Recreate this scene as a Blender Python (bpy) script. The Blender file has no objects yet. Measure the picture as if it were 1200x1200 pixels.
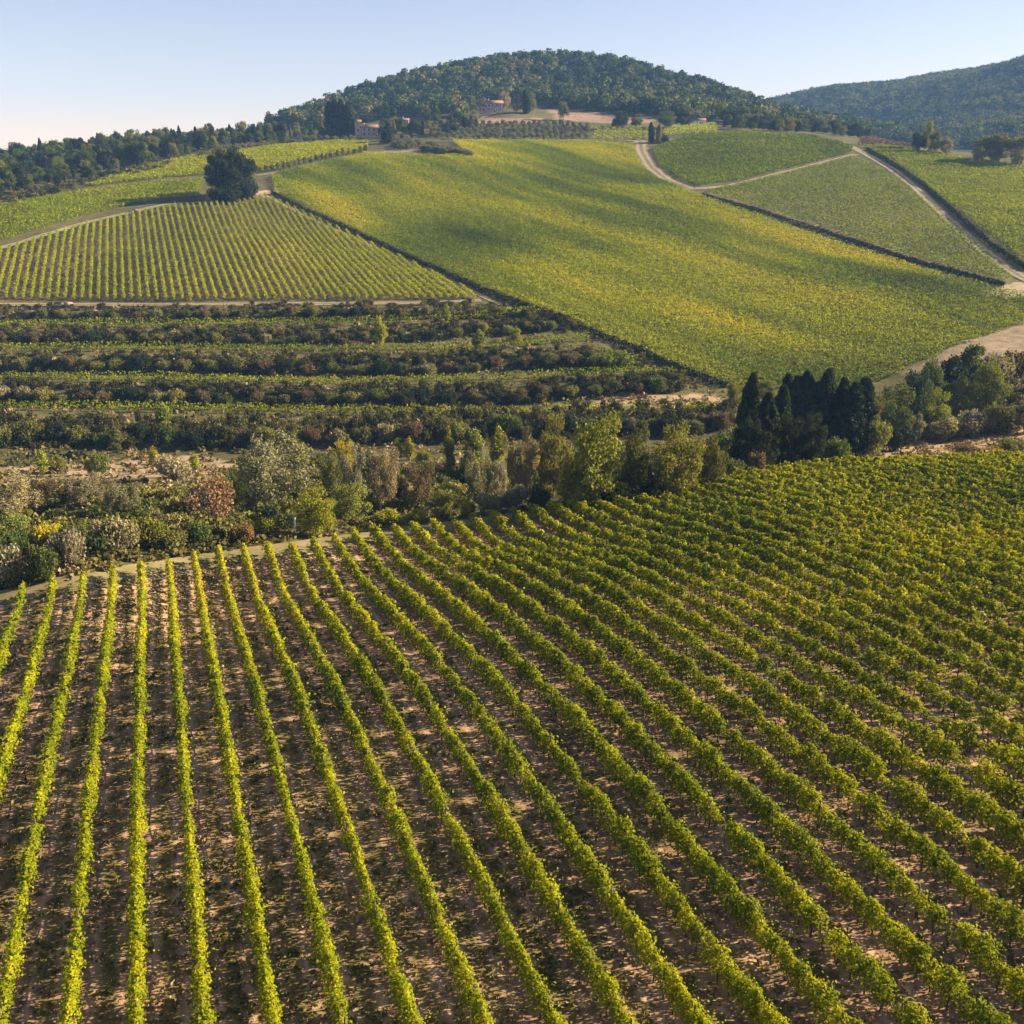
import bpy, math
import numpy as np

rng = np.random.default_rng(7)
scene = bpy.context.scene
col = scene.collection
R = math.radians

# ------------------------------------------------------------------ camera
TH = math.atan((600 - 190) / 1200.0)
ST, CT = math.sin(TH), math.cos(TH)


def ray(u, v):
    x = (np.asarray(u, float) - 600) / 1200
    y = (600 - np.asarray(v, float)) / 1200
    return x, CT + y * ST, -ST + y * CT


def at(u, v, d):
    x, y, z = ray(u, v)
    return np.array([x * d, y * d, z * d])


cam = bpy.data.cameras.new('camera')
cam.sensor_width = 36
cam.lens = 36
cam.clip_start = 0.5
cam.clip_end = 9000
camo = bpy.data.objects.new('camera', cam)
col.objects.link(camo)
camo.rotation_euler = (math.pi / 2 - TH, 0, 0)
scene.camera = camo

# ------------------------------------------------------------------ terrain
PHI = R(-19.25)                       # heading of the vine rows
HD = np.array([math.sin(PHI), math.cos(PHI)])
NR = np.array([math.cos(PHI), -math.sin(PHI)])
QC = None


def near_surface(X, Y):               # rolling brow of the near vineyard
    x, y = X / 50.0, (Y - 70) / 50.0
    return QA + QB * x + QX * x * x + QY * y + QXY * x * y + QYY * y * y


PX0 = [-60, -30, 0, 30, 60, 100]
PY0 = [30, 50, 70, 90, 110, 130]
PZ0 = [[-34.4, -35.5, -37.6, -40.8, -45.1, -50.5], [-32.4, -33.3, -35.4, -38.5, -42.6, -47.8],
       [-30.9, -31.7, -33.6, -36.6, -40.7, -45.8], [-30.0, -30.7, -32.5, -35.3, -39.2, -44.2],
       [-29.6, -30.2, -31.8, -34.5, -38.3, -43.2], [-29.9, -30.3, -31.8, -34.4, -38.0, -42.7]]
ctrl = []
for i, X in enumerate(PX0):
    for j, Y in enumerate(PY0):
        if (X >= 30 and Y > 85) or (X >= 60 and Y > 65) or (X == -60 and Y > 80) or (X == -30 and Y > 100) or (X == 0 and Y > 115):
            continue
        ctrl.append((X, Y, PZ0[i][j] - 1.1))
for X in (-140, -70, 0, 70, 140):
    ctrl.append((X, -25, -31.5 - (2.5 if X < 0 else 0) * abs(X) / 70))
ctrl += [(-140, 40, -39), (140, 45, -31), (150, 110, -36)]
PIX = [
    # far edge of the near field
    (0, 690, 96), (100, 672, 97), (300, 640, 112), (437, 624, 122), (600, 603, 127), (700, 591, 131), (850, 563, 139), (1000, 549, 145), (1200, 541, 150),
    (1000, 610, 112), (1150, 610, 112), (850, 620, 110), (1000, 700, 86), (1180, 690, 86), (1200, 780, 71),
    # creek and valley floor
    (0, 615, 135), (0, 575, 170), (0, 548, 197), (200, 600, 140), (200, 560, 182), (200, 540, 205), (400, 595, 146), (400, 560, 180),
    (550, 588, 152), (550, 552, 188), (700, 575, 160), (700, 552, 182), (850, 545, 175), (950, 545, 190), (1000, 535, 195), (1100, 525, 205), (1200, 512, 208), (1300, 500, 215),
    (1180, 470, 235), (1150, 415, 262), (1250, 400, 270),
    # terraces
    (0, 520, 214), (200, 530, 212), (400, 520, 216), (600, 515, 218), (800, 500, 225),
    (0, 482, 238), (200, 482, 238), (400, 484, 237), (600, 486, 235), (800, 475, 240),
    (0, 447, 258), (200, 447, 258), (400, 450, 256), (600, 445, 259), (760, 436, 263),
    (0, 411, 280), (200, 411, 280), (400, 412, 279), (600, 406, 283),
    (0, 383, 300), (200, 383, 300), (400, 380, 302), (600, 370, 308),
    (-120, 360, 300), (-120, 450, 250), (-100, 540, 195),
    # striped field
    (0, 352, 322), (200, 352, 322), (400, 352, 322), (565, 350, 325), (0, 290, 368), (100, 262, 410), (200, 238, 448), (300, 230, 468),
    (160, 300, 370), (300, 300, 372), (400, 268, 432), (500, 316, 368),
    # field and road left of the hilltop trees
    (0, 240, 430), (100, 235, 468), (200, 212, 512), (60, 225, 480), (235, 205, 535), (100, 213, 540), (200, 190, 590), (300, 176, 640), (420, 166, 680), (-100, 250, 420),
    # wooded ridge at the left
    (0, 187, 740), (100, 174, 750), (200, 167, 760), (300, 160, 800), (-120, 195, 720),
    # big hill field
    (700, 400, 287), (850, 452, 256), (1020, 455, 250), (1200, 385, 285), (600, 250, 450), (700, 300, 380), (900, 350, 330), (800, 225, 480), (1000, 290, 392),
    (1190, 345, 312), (450, 185, 565), (600, 190, 560), (520, 164, 650), (740, 167, 640), (400, 215, 500), (700, 230, 478),
    # fields and track at the right
    (1000, 170, 620), (1060, 210, 520), (1110, 255, 432), (1190, 320, 337), (770, 200, 560), (990, 182, 590), (880, 158, 645), (800, 162, 645), (900, 240, 455),
    (1200, 195, 560), (1100, 181, 600), (1200, 250, 430), (1040, 173, 625), (1300, 220, 520), (1300, 330, 330),
    # olive grove, meadow and the foot of the wooded hill
    (580, 150, 720), (700, 141, 770), (830, 150, 700), (760, 160, 665), (430, 156, 720), (330, 157, 800), (420, 149, 800), (500, 143, 790), (600, 129, 790), (650, 131, 800),
    (770, 139, 780), (870, 146, 760), (1000, 163, 700),
    # slope and crest of the wooded hill
    (500, 120, 930), (600, 109, 950), (700, 109, 950), (800, 121, 920), (400, 130, 920),
    (330, 150, 950), (400, 121, 1050), (460, 104, 1100), (520, 94, 1130), (600, 84, 1150), (650, 80, 1150), (700, 81, 1150), (750, 88, 1120), (800, 101, 1080), (840, 114, 1030), (870, 130, 980), (910, 143, 920),
    # hidden low ground behind the right fields, and the far right hill
    (1100, 190, 850), (1200, 203, 850), (1040, 167, 800), (1000, 158, 1150), (1100, 165, 1050), (1200, 172, 1000), (1000, 140, 1450), (1100, 135, 1350), (1200, 125, 1250), (1300, 110, 1200),
    (905, 129, 1900), (960, 119, 1900), (1000, 109, 1850), (1050, 104, 1800), (1100, 95, 1750), (1150, 84, 1700), (1200, 74, 1650), (1300, 52, 1600), (1400, 45, 1550),
]
for p in PIX:
    ctrl.append(tuple(at(*p)))
for u, v, d in [(330, 147, 950), (460, 98, 1100), (600, 76, 1150), (700, 73, 1150), (800, 96, 1080), (870, 127, 980)]:
    a = at(u, v, d)
    ctrl.append((a[0] * 1.35, a[1] * 1.35, a[2] - 45))
for u, d in [(-100, 1100), (100, 1100), (250, 1150)]:
    a = at(u, 190, d)
    ctrl.append((a[0], a[1], -15))
for u, d in [(-200, 2600), (300, 2600), (700, 2700), (1000, 2900), (1400, 2800)]:
    a = at(u, 190, d)
    ctrl.append((a[0], a[1], 0 if u < 900 else 60))
ctrl = np.array(ctrl)
OFF = 120.0


def warp(X, Y):
    r = Y + OFF
    return X / r, np.log(r)


def kern(r2):
    return 0.5 * r2 * np.log(np.maximum(r2, 1e-12))


CX, CY = warp(ctrl[:, 0], ctrl[:, 1])
n = len(ctrl)
K = kern((CX[:, None] - CX[None]) ** 2 + (CY[:, None] - CY[None]) ** 2)
K += np.eye(n) * 2e-5
Pm = np.stack([np.ones(n), CX, CY], 1)
A = np.zeros((n + 3, n + 3))
A[:n, :n] = K
A[:n, n:] = Pm
A[n:, :n] = Pm.T
sol = np.linalg.solve(A, np.concatenate([ctrl[:, 2], [0, 0, 0]]))
NT, NRR = 521, 600
T0, T1 = -1.15, 1.15
L0, L1 = math.log(OFF - 30), math.log(OFF + 3000)
tg = np.linspace(T0, T1, NT)
lg = np.linspace(L0, L1, NRR)
ZG = np.zeros((NRR, NT))
for i in range(NRR):
    r2 = (tg[:, None] - CX[None]) ** 2 + (lg[i] - CY[None]) ** 2
    ZG[i] = kern(r2) @ sol[:n] + sol[n] + sol[n + 1] * tg + sol[n + 2] * lg[i]
XG = tg[None, :] * np.exp(lg)[:, None]
YG = np.repeat((np.exp(lg) - OFF)[:, None], NT, 1)


def vnoise(x, y, s, seed=0):
    x = np.asarray(x, float) / s + seed * 17.3
    y = np.asarray(y, float) / s + seed * 9.1
    xi, yi = np.floor(x).astype(np.int64), np.floor(y).astype(np.int64)
    fx, fy = x - xi, y - yi
    fx, fy = fx * fx * (3 - 2 * fx), fy * fy * (3 - 2 * fy)

    def h(a, b):
        q = (a * 374761393 + b * 668265263 + seed * 1442695) & 0x7fffffff
        q = ((q ^ (q >> 13)) * 1274126177) & 0x7fffffff
        q = q ^ (q >> 16)
        return (q & 0xffff) / 65535.0
    return (h(xi, yi) * (1 - fx) + h(xi + 1, yi) * fx) * (1 - fy) + (h(xi, yi + 1) * (1 - fx) + h(xi + 1, yi + 1) * fx) * fy


ZG += (vnoise(XG, YG, 14, 1) - .5) * 0.5 * np.clip(YG / 200, .25, 2) + (vnoise(XG, YG, 90, 2) - .5) * np.clip((YG - 150) / 300, 0, 4)
ZG += (vnoise(XG, YG, 130, 3) - .5) * 20 * np.clip((YG - 950) / 250, 0, 1) * np.clip((XG - 250) / 120, 0, 1) + (vnoise(XG, YG, 80, 4) - .5) * 7 * np.clip((YG - 850) / 150, 0, 1)


def hgt(X, Y):
    t, l = warp(np.asarray(X, float), np.maximum(np.asarray(Y, float), -29.0))
    a = np.clip((t - T0) / (T1 - T0) * (NT - 1), 0, NT - 1.001)
    b = np.clip((l - L0) / (L1 - L0) * (NRR - 1), 0, NRR - 1.001)
    i, j = a.astype(int), b.astype(int)
    fx, fy = a - i, b - j
    return (ZG[j, i] * (1 - fx) + ZG[j, i + 1] * fx) * (1 - fy) + (ZG[j + 1, i] * (1 - fx) + ZG[j + 1, i + 1] * fx) * fy


DS = np.geomspace(22, 2600, 1500)


def hit(u, v):
    """First point where the ground is met; returns (n,3)."""
    u, v = np.atleast_1d(np.asarray(u, float)), np.atleast_1d(np.asarray(v, float))
    out = np.zeros((len(u), 3))
    for s in range(0, len(u), 400):
        x, y, z = ray(u[s:s + 400], v[s:s + 400])
        D = DS[None]
        f = z[:, None] * D - hgt(x[:, None] * D, y[:, None] * D)
        neg = f < 0
        k = np.where(neg.any(1), neg.argmax(1), len(DS) - 1)
        k = np.maximum(k, 1)
        q = np.arange(len(k))
        f0, f1 = f[q, k - 1], f[q, k]
        w = np.clip(f0 / np.where(np.abs(f0 - f1) < 1e-9, 1, f0 - f1), 0, 1)
        d = DS[k - 1] + (DS[k] - DS[k - 1]) * w
        out[s:s + 400] = np.stack([x * d, y * d, z * d], 1)
    return out


def fine(pts, closed=False, step=8):
    pts = [np.array(p, float) for p in pts]
    if closed:
        pts = pts + [pts[0]]
    o = []
    for a, b in zip(pts[:-1], pts[1:]):
        m = max(1, int(np.hypot(*(b - a)) / step))
        for i in range(m):
            o.append(a + (b - a) * i / m)
    if not closed:
        o.append(pts[-1])
    return np.array(o)


def castpoly(pts):
    f = fine(pts, True)
    return hit(f[:, 0], f[:, 1])[:, :2]


def castline(pts, step=8):
    f = fine(pts, False, step)
    return hit(f[:, 0], f[:, 1])


BLINES = [[(-60, 377), (200, 377), (400, 375), (520, 373), (600, 373), (650, 384)], [(-60, 404), (200, 405), (400, 404), (500, 400), (620, 390), (680, 390)],
          [(-60, 438), (200, 438), (400, 441), (500, 440), (620, 434), (760, 432)], [(-60, 474), (200, 475), (400, 477), (600, 475), (720, 464), (800, 460)],
          [(-60, 524), (200, 526), (400, 524), (560, 516), (700, 512), (860, 510)]]
_bl = [castline(b) for b in BLINES]
_by = [np.interp(XG, b[:, 0], b[:, 1]) for b in _bl]
_xe = np.array([b[-1, 0] for b in _bl])
dz = np.zeros_like(ZG)
_top = _by[0] + 14
for _i in range(5):
    up = _top if _i == 0 else _by[_i - 1]
    f = np.clip((up - YG) / np.maximum(up - _by[_i], 1), 0, 1)
    drop = 2.6 if _i else 1.6
    sel = (YG <= up) & (YG > _by[_i])
    g = np.where(f < .72, f, .72 * (1 - f) / .28) * drop
    fade = np.clip((_xe[_i] - XG) / 12, 0, 1)
    dz = np.where(sel, g * fade, dz)
ZG = ZG + dz


def inside(poly, X, Y):
    X, Y = np.asarray(X), np.asarray(Y)
    c = np.zeros(X.shape, bool)
    x0, y0 = poly[:, 0], poly[:, 1]
    x1, y1 = np.roll(x0, -1), np.roll(y0, -1)
    m = (X > poly[:, 0].min()) & (X < poly[:, 0].max()) & (Y > poly[:, 1].min()) & (Y < poly[:, 1].max())
    xs, ys = X[m], Y[m]
    cc = np.zeros(xs.shape, bool)
    for a, b, e, g in zip(x0, y0, x1, y1):
        if b == g:
            continue
        k = ((b > ys) != (g > ys)) & (xs < (e - a) * (ys - b) / (g - b) + a)
        cc ^= k
    c[m] = cc
    return c


# ------------------------------------------------------------------ object helpers
def tag(o, label=None, cat=None, group=None, kind=None):
    if label:
        o['label'] = label
    if cat:
        o['category'] = cat
    if group:
        o['group'] = group
    if kind:
        o['kind'] = kind
    return o


def link(name, me, parent=None, mat=None):
    o = bpy.data.objects.new(name, me)
    col.objects.link(o)
    if parent is not None:
        o.parent = parent
    if mat is not None and not me.materials:
        me.materials.append(mat)
    return o


def empty(name, loc, rz=0, sc=(1, 1, 1)):
    o = bpy.data.objects.new(name, None)
    o.empty_display_size = 0.3
    col.objects.link(o)
    o.location = [float(c) for c in loc]
    o.rotation_euler = (0, 0, float(rz))
    o.scale = [float(c) for c in sc]
    return o


def mesh_np(name, V, F, mat=None, smooth=False):
    me = bpy.data.meshes.new(name)
    V = np.asarray(V, np.float32)
    F = np.asarray(F, np.int32)
    k = F.shape[1]
    me.vertices.add(len(V))
    me.vertices.foreach_set('co', V.ravel())
    me.loops.add(F.size)
    me.loops.foreach_set('vertex_index', F.ravel())
    me.polygons.add(len(F))
    me.polygons.foreach_set('loop_start', np.arange(0, F.size, k, dtype=np.int32))
    me.polygons.foreach_set('loop_total', np.full(len(F), k, np.int32))
    if smooth:
        me.polygons.foreach_set('use_smooth', np.ones(len(F), bool))
    me.update(calc_edges=True)
    if mat:
        me.materials.append(mat)
    return me


def soup(name, Q, lr, mat):
    """Quad soup: Q (n,4,3); lr (n,) leaf tone stored per face."""
    nq = len(Q)
    me = mesh_np(name, Q.reshape(-1, 3), np.arange(nq * 4).reshape(nq, 4), mat)
    a = me.attributes.new('lr', 'FLOAT', 'FACE')
    a.data.foreach_set('value', np.asarray(lr, np.float32))
    return me


def unit(v):
    return v / np.maximum(np.linalg.norm(v, axis=-1, keepdims=True), 1e-9)


def leaves(C, size, N=None, rough=.7, elong=1.3):
    """Leaf cards at centres C, facing N blurred by rough; a shallow fold breaks the flatness."""
    m = len(C)
    size = np.broadcast_to(np.asarray(size, float), (m,)) * rng.uniform(.7, 1.3, m)
    nr = unit(rng.normal(size=(m, 3)))
    if N is not None:
        nr = unit(N * (1 - rough) + nr * rough)
    a = unit(np.cross(nr, unit(rng.normal(size=(m, 3)))))
    b = np.cross(nr, a)
    h = (size * .5)[:, None]
    e = elong
    return np.stack([C - a * h * e, C - b * h * .95 + nr * h * .3, C + a * h * e, C + b * h * .95 + nr * h * .3], 1)


def tube(pts, rad, k=6):
    pts = np.asarray(pts, float)
    rad = np.asarray(rad, float)
    V, F = [], []
    ang = np.arange(k) * 2 * math.pi / k
    for i, p in enumerate(pts):
        d = unit(pts[min(i + 1, len(pts) - 1)] - pts[max(i - 1, 0)])
        s = unit(np.cross(d, [0.31, 0.95, 0.05] if abs(d[2]) > .5 else [0, 0, 1.]))
        t = np.cross(d, s)
        V.append(p + rad[i] * (np.cos(ang)[:, None] * s + np.sin(ang)[:, None] * t))
    for i in range(len(pts) - 1):
        for j in range(k):
            F.append((i * k + j, i * k + (j + 1) % k, (i + 1) * k + (j + 1) % k, (i + 1) * k + j))
    return np.concatenate(V), np.array(F)


def merge(parts):
    V, F, o = [], [], 0
    for v, f in parts:
        V.append(v)
        F.append(np.asarray(f) + o)
        o += len(v)
    return np.concatenate(V), np.concatenate(F)


# ------------------------------------------------------------------ materials
def nt(name):
    m = bpy.data.materials.new(name)
    m.use_nodes = True
    t = m.node_tree
    t.nodes.clear()
    return m, t, t.nodes, t.links


def N(nodes, kind, **kw):
    nd = nodes.new(kind)
    for k, v in kw.items():
        setattr(nd, k, v)
    return nd


def ramp(nodes, stops):
    r = nodes.new('ShaderNodeValToRGB')
    e = r.color_ramp.elements
    while len(e) < len(stops):
        e.new(0.5)
    for x, (p, c) in zip(e, stops):
        x.position = p
        x.color = (*c, 1)
    return r


def foliage_mat(name, stops, trans=.35, use_obj=True, tint=(1.25, 1.2, .6)):
    m, t, ns, L = nt(name)
    at_ = N(ns, 'ShaderNodeAttribute', attribute_name='lr')
    rp = ramp(ns, stops)
    L.new(at_.outputs['Fac'], rp.inputs[0])
    c = rp.outputs[0]
    if use_obj:
        oi = N(ns, 'ShaderNodeObjectInfo')
        mx = N(ns, 'ShaderNodeMix', data_type='RGBA', blend_type='MULTIPLY')
        mx.inputs[0].default_value = 1
        L.new(c, mx.inputs[6])
        L.new(oi.outputs['Color'], mx.inputs[7])
        c = mx.outputs[2]
    pb = N(ns, 'ShaderNodeBsdfPrincipled')
    pb.inputs['Roughness'].default_value = .6
    pb.inputs['Specular IOR Level'].default_value = .06
    L.new(c, pb.inputs['Base Color'])
    tr = N(ns, 'ShaderNodeBsdfTranslucent')
    tm = N(ns, 'ShaderNodeMix', data_type='RGBA', blend_type='MULTIPLY')
    tm.inputs[0].default_value = 1
    tm.inputs[7].default_value = (*tint, 1)
    L.new(c, tm.inputs[6])
    L.new(tm.outputs[2], tr.inputs['Color'])
    ms = N(ns, 'ShaderNodeMixShader')
    ms.inputs[0].default_value = trans
    L.new(pb.outputs[0], ms.inputs[1])
    L.new(tr.outputs[0], ms.inputs[2])
    o = N(ns, 'ShaderNodeOutputMaterial')
    L.new(ms.outputs[0], o.inputs[0])
    return m


def simple_mat(name, c1, c2, scale=3, rough=.85, bump=.0, dist=.02):
    m, t, ns, L = nt(name)
    tc = N(ns, 'ShaderNodeTexCoord')
    no = N(ns, 'ShaderNodeTexNoise')
    no.inputs['Scale'].default_value = scale
    no.inputs['Detail'].default_value = 6
    no.inputs['Roughness'].default_value = .65
    L.new(tc.outputs['Object'], no.inputs['Vector'])
    rp = ramp(ns, [(.35, c1), (.65, c2)])
    L.new(no.outputs[0], rp.inputs[0])
    pb = N(ns, 'ShaderNodeBsdfPrincipled')
    pb.inputs['Roughness'].default_value = rough
    pb.inputs['Specular IOR Level'].default_value = .2
    L.new(rp.outputs[0], pb.inputs['Base Color'])
    if bump:
        b = N(ns, 'ShaderNodeBump')
        b.inputs['Strength'].default_value = bump
        b.inputs['Distance'].default_value = dist
        L.new(no.outputs[0], b.inputs['Height'])
        L.new(b.outputs[0], pb.inputs['Normal'])
    o = N(ns, 'ShaderNodeOutputMaterial')
    L.new(pb.outputs[0], o.inputs[0])
    return m


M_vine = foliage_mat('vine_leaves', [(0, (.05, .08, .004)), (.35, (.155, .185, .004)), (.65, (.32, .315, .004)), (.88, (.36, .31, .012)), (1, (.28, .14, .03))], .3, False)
M_vine_far = foliage_mat('far_vine_leaves', [(0, (.06, .09, .004)), (.4, (.16, .21, .003)), (.72, (.33, .345, .003)), (1, (.48, .42, .006))], .38, False)
M_leaf = foliage_mat('tree_leaves', [(0, (.55, .6, .55)), (.5, (1, 1, 1)), (1, (1.5, 1.4, 1.15))], .28)
M_forest = foliage_mat('forest_leaves', [(0, (.012, .024, .012)), (.3, (.035, .058, .016)), (.6, (.085, .11, .026)), (.88, (.15, .165, .04)), (1, (.18, .14, .06))], .25, False)
M_scrub = foliage_mat('scrub_leaves', [(0, (.034, .034, .013)), (.3, (.085, .08, .022)), (.55, (.155, .13, .036)), (.8, (.24, .17, .08)), (1, (.33, .24, .14))], .2, False)
M_weed = foliage_mat('weed_leaves', [(0, (.08, .1, .02)), (.45, (.16, .15, .04)), (.75, (.26, .2, .1)), (1, (.42, .32, .2))], .25, False)
M_bark = simple_mat('bark', (.06, .045, .035), (.16, .125, .1), 9, .9, .4)
M_vinewood = simple_mat('vine_bark', (.07, .05, .035), (.15, .11, .08), 12, .95, .4)
M_post = simple_mat('weathered_post_wood', (.1, .07, .05), (.2, .15, .11), 8, .9, .3)
M_white = simple_mat('white_paint', (.74, .74, .72), (.82, .82, .8), 4, .6)
M_track = simple_mat('pale_earth', (.21, .155, .10), (.36, .275, .19), .35, .95, .4, .06)
M_stone = simple_mat('stone_wall', (.30, .22, .185), (.46, .36, .31), 1.1, .9, .3)
M_plaster = simple_mat('cream_plaster', (.27, .24, .21), (.38, .34, .30), .8, .9)
M_tile = simple_mat('terracotta_tile', (.19, .10, .075), (.28, .16, .12), 1.6, .85, .4)
M_shut = simple_mat('dark_shutter', (.03, .035, .035), (.06, .06, .055), 3, .5)


def ground_mat():
    m, t, ns, L = nt('earth_and_grass')
    at_ = N(ns, 'ShaderNodeAttribute', attribute_name='gc')
    tc = N(ns, 'ShaderNodeTexCoord')

    def noise(s, d=6, r=.6, vec=None):
        q = N(ns, 'ShaderNodeTexNoise')
        q.inputs['Scale'].default_value = s
        q.inputs['Detail'].default_value = d
        q.inputs['Roughness'].default_value = r
        L.new(vec or tc.outputs['Object'], q.inputs['Vector'])
        return q.outputs[0]
    n1, n2, n3 = noise(.22, 8, .7), noise(2.2, 8, .72), noise(.035, 4)
    r1 = ramp(ns, [(.3, (.6, .62, .6)), (.7, (1.4, 1.36, 1.34))])
    L.new(n1, r1.inputs[0])
    r2 = ramp(ns, [(.32, (.5, .5, .5)), (.5, (1, 1, 1)), (.7, (1.55, 1.5, 1.45))])
    L.new(n2, r2.inputs[0])
    r3 = ramp(ns, [(.3, (.85, .88, .8)), (.7, (1.15, 1.12, 1.1))])
    L.new(n3, r3.inputs[0])
    c = at_.outputs['Color']
    for r in (r1, r2, r3):
        x = N(ns, 'ShaderNodeMix', data_type='RGBA', blend_type='MULTIPLY')
        x.inputs[0].default_value = 1
        L.new(c, x.inputs[6])
        L.new(r.outputs[0], x.inputs[7])
        c = x.outputs[2]
    # patches of grass come up through the bare earth
    ng = noise(.55, 5, .7)
    rg = ramp(ns, [(.53, (0, 0, 0)), (.63, (1, 1, 1))])
    L.new(ng, rg.inputs[0])
    mul = N(ns, 'ShaderNodeMath', operation='MULTIPLY')
    L.new(rg.outputs[0], mul.inputs[0])
    L.new(at_.outputs['Alpha'], mul.inputs[1])
    gx = N(ns, 'ShaderNodeMix', data_type='RGBA')
    L.new(mul.outputs[0], gx.inputs[0])
    L.new(c, gx.inputs[6])
    rgc = ramp(ns, [(.35, (.055, .065, .014)), (.65, (.16, .15, .04))])
    L.new(n2, rgc.inputs[0])
    L.new(rgc.outputs[0], gx.inputs[7])
    # alleys of the near vineyard: wheel tracks beaten pale, grass left in the middle
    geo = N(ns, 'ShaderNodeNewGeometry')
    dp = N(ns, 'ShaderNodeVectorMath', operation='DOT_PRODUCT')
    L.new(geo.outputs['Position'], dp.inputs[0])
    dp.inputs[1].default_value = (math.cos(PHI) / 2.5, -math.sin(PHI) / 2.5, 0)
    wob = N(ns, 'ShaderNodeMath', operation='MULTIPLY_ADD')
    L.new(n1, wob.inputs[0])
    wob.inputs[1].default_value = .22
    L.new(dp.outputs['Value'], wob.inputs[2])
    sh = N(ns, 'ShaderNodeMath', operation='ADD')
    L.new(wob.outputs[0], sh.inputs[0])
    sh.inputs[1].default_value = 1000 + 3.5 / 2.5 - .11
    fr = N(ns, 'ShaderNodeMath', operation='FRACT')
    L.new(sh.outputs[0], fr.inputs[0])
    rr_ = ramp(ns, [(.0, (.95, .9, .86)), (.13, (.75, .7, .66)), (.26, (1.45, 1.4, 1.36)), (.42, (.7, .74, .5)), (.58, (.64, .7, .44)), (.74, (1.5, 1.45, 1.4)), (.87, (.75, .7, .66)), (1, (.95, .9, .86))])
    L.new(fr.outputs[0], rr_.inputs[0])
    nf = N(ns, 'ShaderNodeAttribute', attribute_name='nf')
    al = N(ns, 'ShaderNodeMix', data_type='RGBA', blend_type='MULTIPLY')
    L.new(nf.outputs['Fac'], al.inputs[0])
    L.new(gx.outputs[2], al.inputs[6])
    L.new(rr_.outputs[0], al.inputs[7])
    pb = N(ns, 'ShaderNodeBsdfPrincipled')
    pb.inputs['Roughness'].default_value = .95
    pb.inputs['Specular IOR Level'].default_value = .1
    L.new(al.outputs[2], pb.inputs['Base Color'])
    b = N(ns, 'ShaderNodeBump')
    b.inputs['Strength'].default_value = .8
    b.inputs['Distance'].default_value = .12
    L.new(n2, b.inputs['Height'])
    L.new(b.outputs[0], pb.inputs['Normal'])
    o = N(ns, 'ShaderNodeOutputMaterial')
    L.new(pb.outputs[0], o.inputs[0])
    return m


M_ground = ground_mat()

# ------------------------------------------------------------------ field outlines (photo pixels, cast to the ground)
FAR_EDGE = [(0, 706), (60, 695), (136, 682), (200, 670), (275, 656), (345, 649), (415, 637), (480, 627), (560, 616), (640, 604), (700, 596), (780, 576), (850, 564), (920, 556), (1000, 549), (1100, 544), (1200, 541)]
fe = castline(FAR_EDGE)
# the near field runs on under and beside the camera
near_poly = np.concatenate([fe[:, :2], [[175, 150], [150, 20], [60, 2], [-70, 2], [-110, 60]]])
POLY = {
    'striped': castpoly([(0, 295), (100, 265), (195, 243), (240, 241), (285, 236), (312, 230), (400, 271), (500, 318), (566, 351), (400, 352), (200, 353), (0, 352), (-60, 352), (-60, 305)]),
    'big': castpoly([(322, 226), (400, 263), (500, 309), (570, 340), (640, 366), (720, 398), (800, 433), (852, 453), (940, 458), (1020, 455), (1110, 412), (1200, 380), (1260, 360), (1260, 350), (1190, 347), (1080, 318), (960, 279), (860, 245), (815, 229), (760, 206), (746, 185), (742, 170), (690, 167), (640, 166), (530, 166), (548, 180), (520, 184), (430, 181), (340, 200), (318, 208)]),
    'leftfield': castpoly([(-60, 300), (0, 284), (100, 254), (180, 234), (235, 232), (238, 212), (190, 214), (100, 224), (60, 232), (0, 242), (-60, 250)]),
    'upperleft': castpoly([(100, 219), (170, 211), (235, 205), (300, 200), (380, 184), (430, 176), (432, 168), (400, 166), (330, 171), (260, 178), (200, 189), (140, 204)]),
    'dark': castpoly([(764, 175), (772, 195), (800, 213), (815, 219), (870, 211), (940, 194), (997, 180), (1000, 172), (950, 160), (900, 157), (860, 156), (800, 162)]),
    'triangle': castpoly([(826, 226), (880, 214), (940, 199), (1000, 184), (1050, 208), (1100, 252), (1150, 295), (1188, 330), (1178, 333), (1080, 306), (960, 266), (880, 241)]),
    'right': castpoly([(1012, 172), (1060, 198), (1120, 246), (1165, 280), (1205, 312), (1270, 340), (1280, 215), (1200, 196), (1130, 186), (1060, 175), (1030, 172)]),
    'strip': castpoly([(692, 164), (760, 164), (760, 151), (700, 149)]),
    'strip2': castpoly([(778, 160), (840, 156), (840, 145), (778, 150)]),
}

# ground cover colour per terrain vertex
GC = np.zeros((NRR, NT, 4), np.float32)
nz = vnoise(XG, YG, 30, 5)
base = np.array([.10, .09, .035])
GC[..., :3] = base * (.75 + .5 * nz[..., None])
GC[..., 3] = .8
px_d = YG * CT - ZG * ST


def paint(mask, c, a):
    GC[mask, :3] = c
    GC[mask, 3] = a


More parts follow.
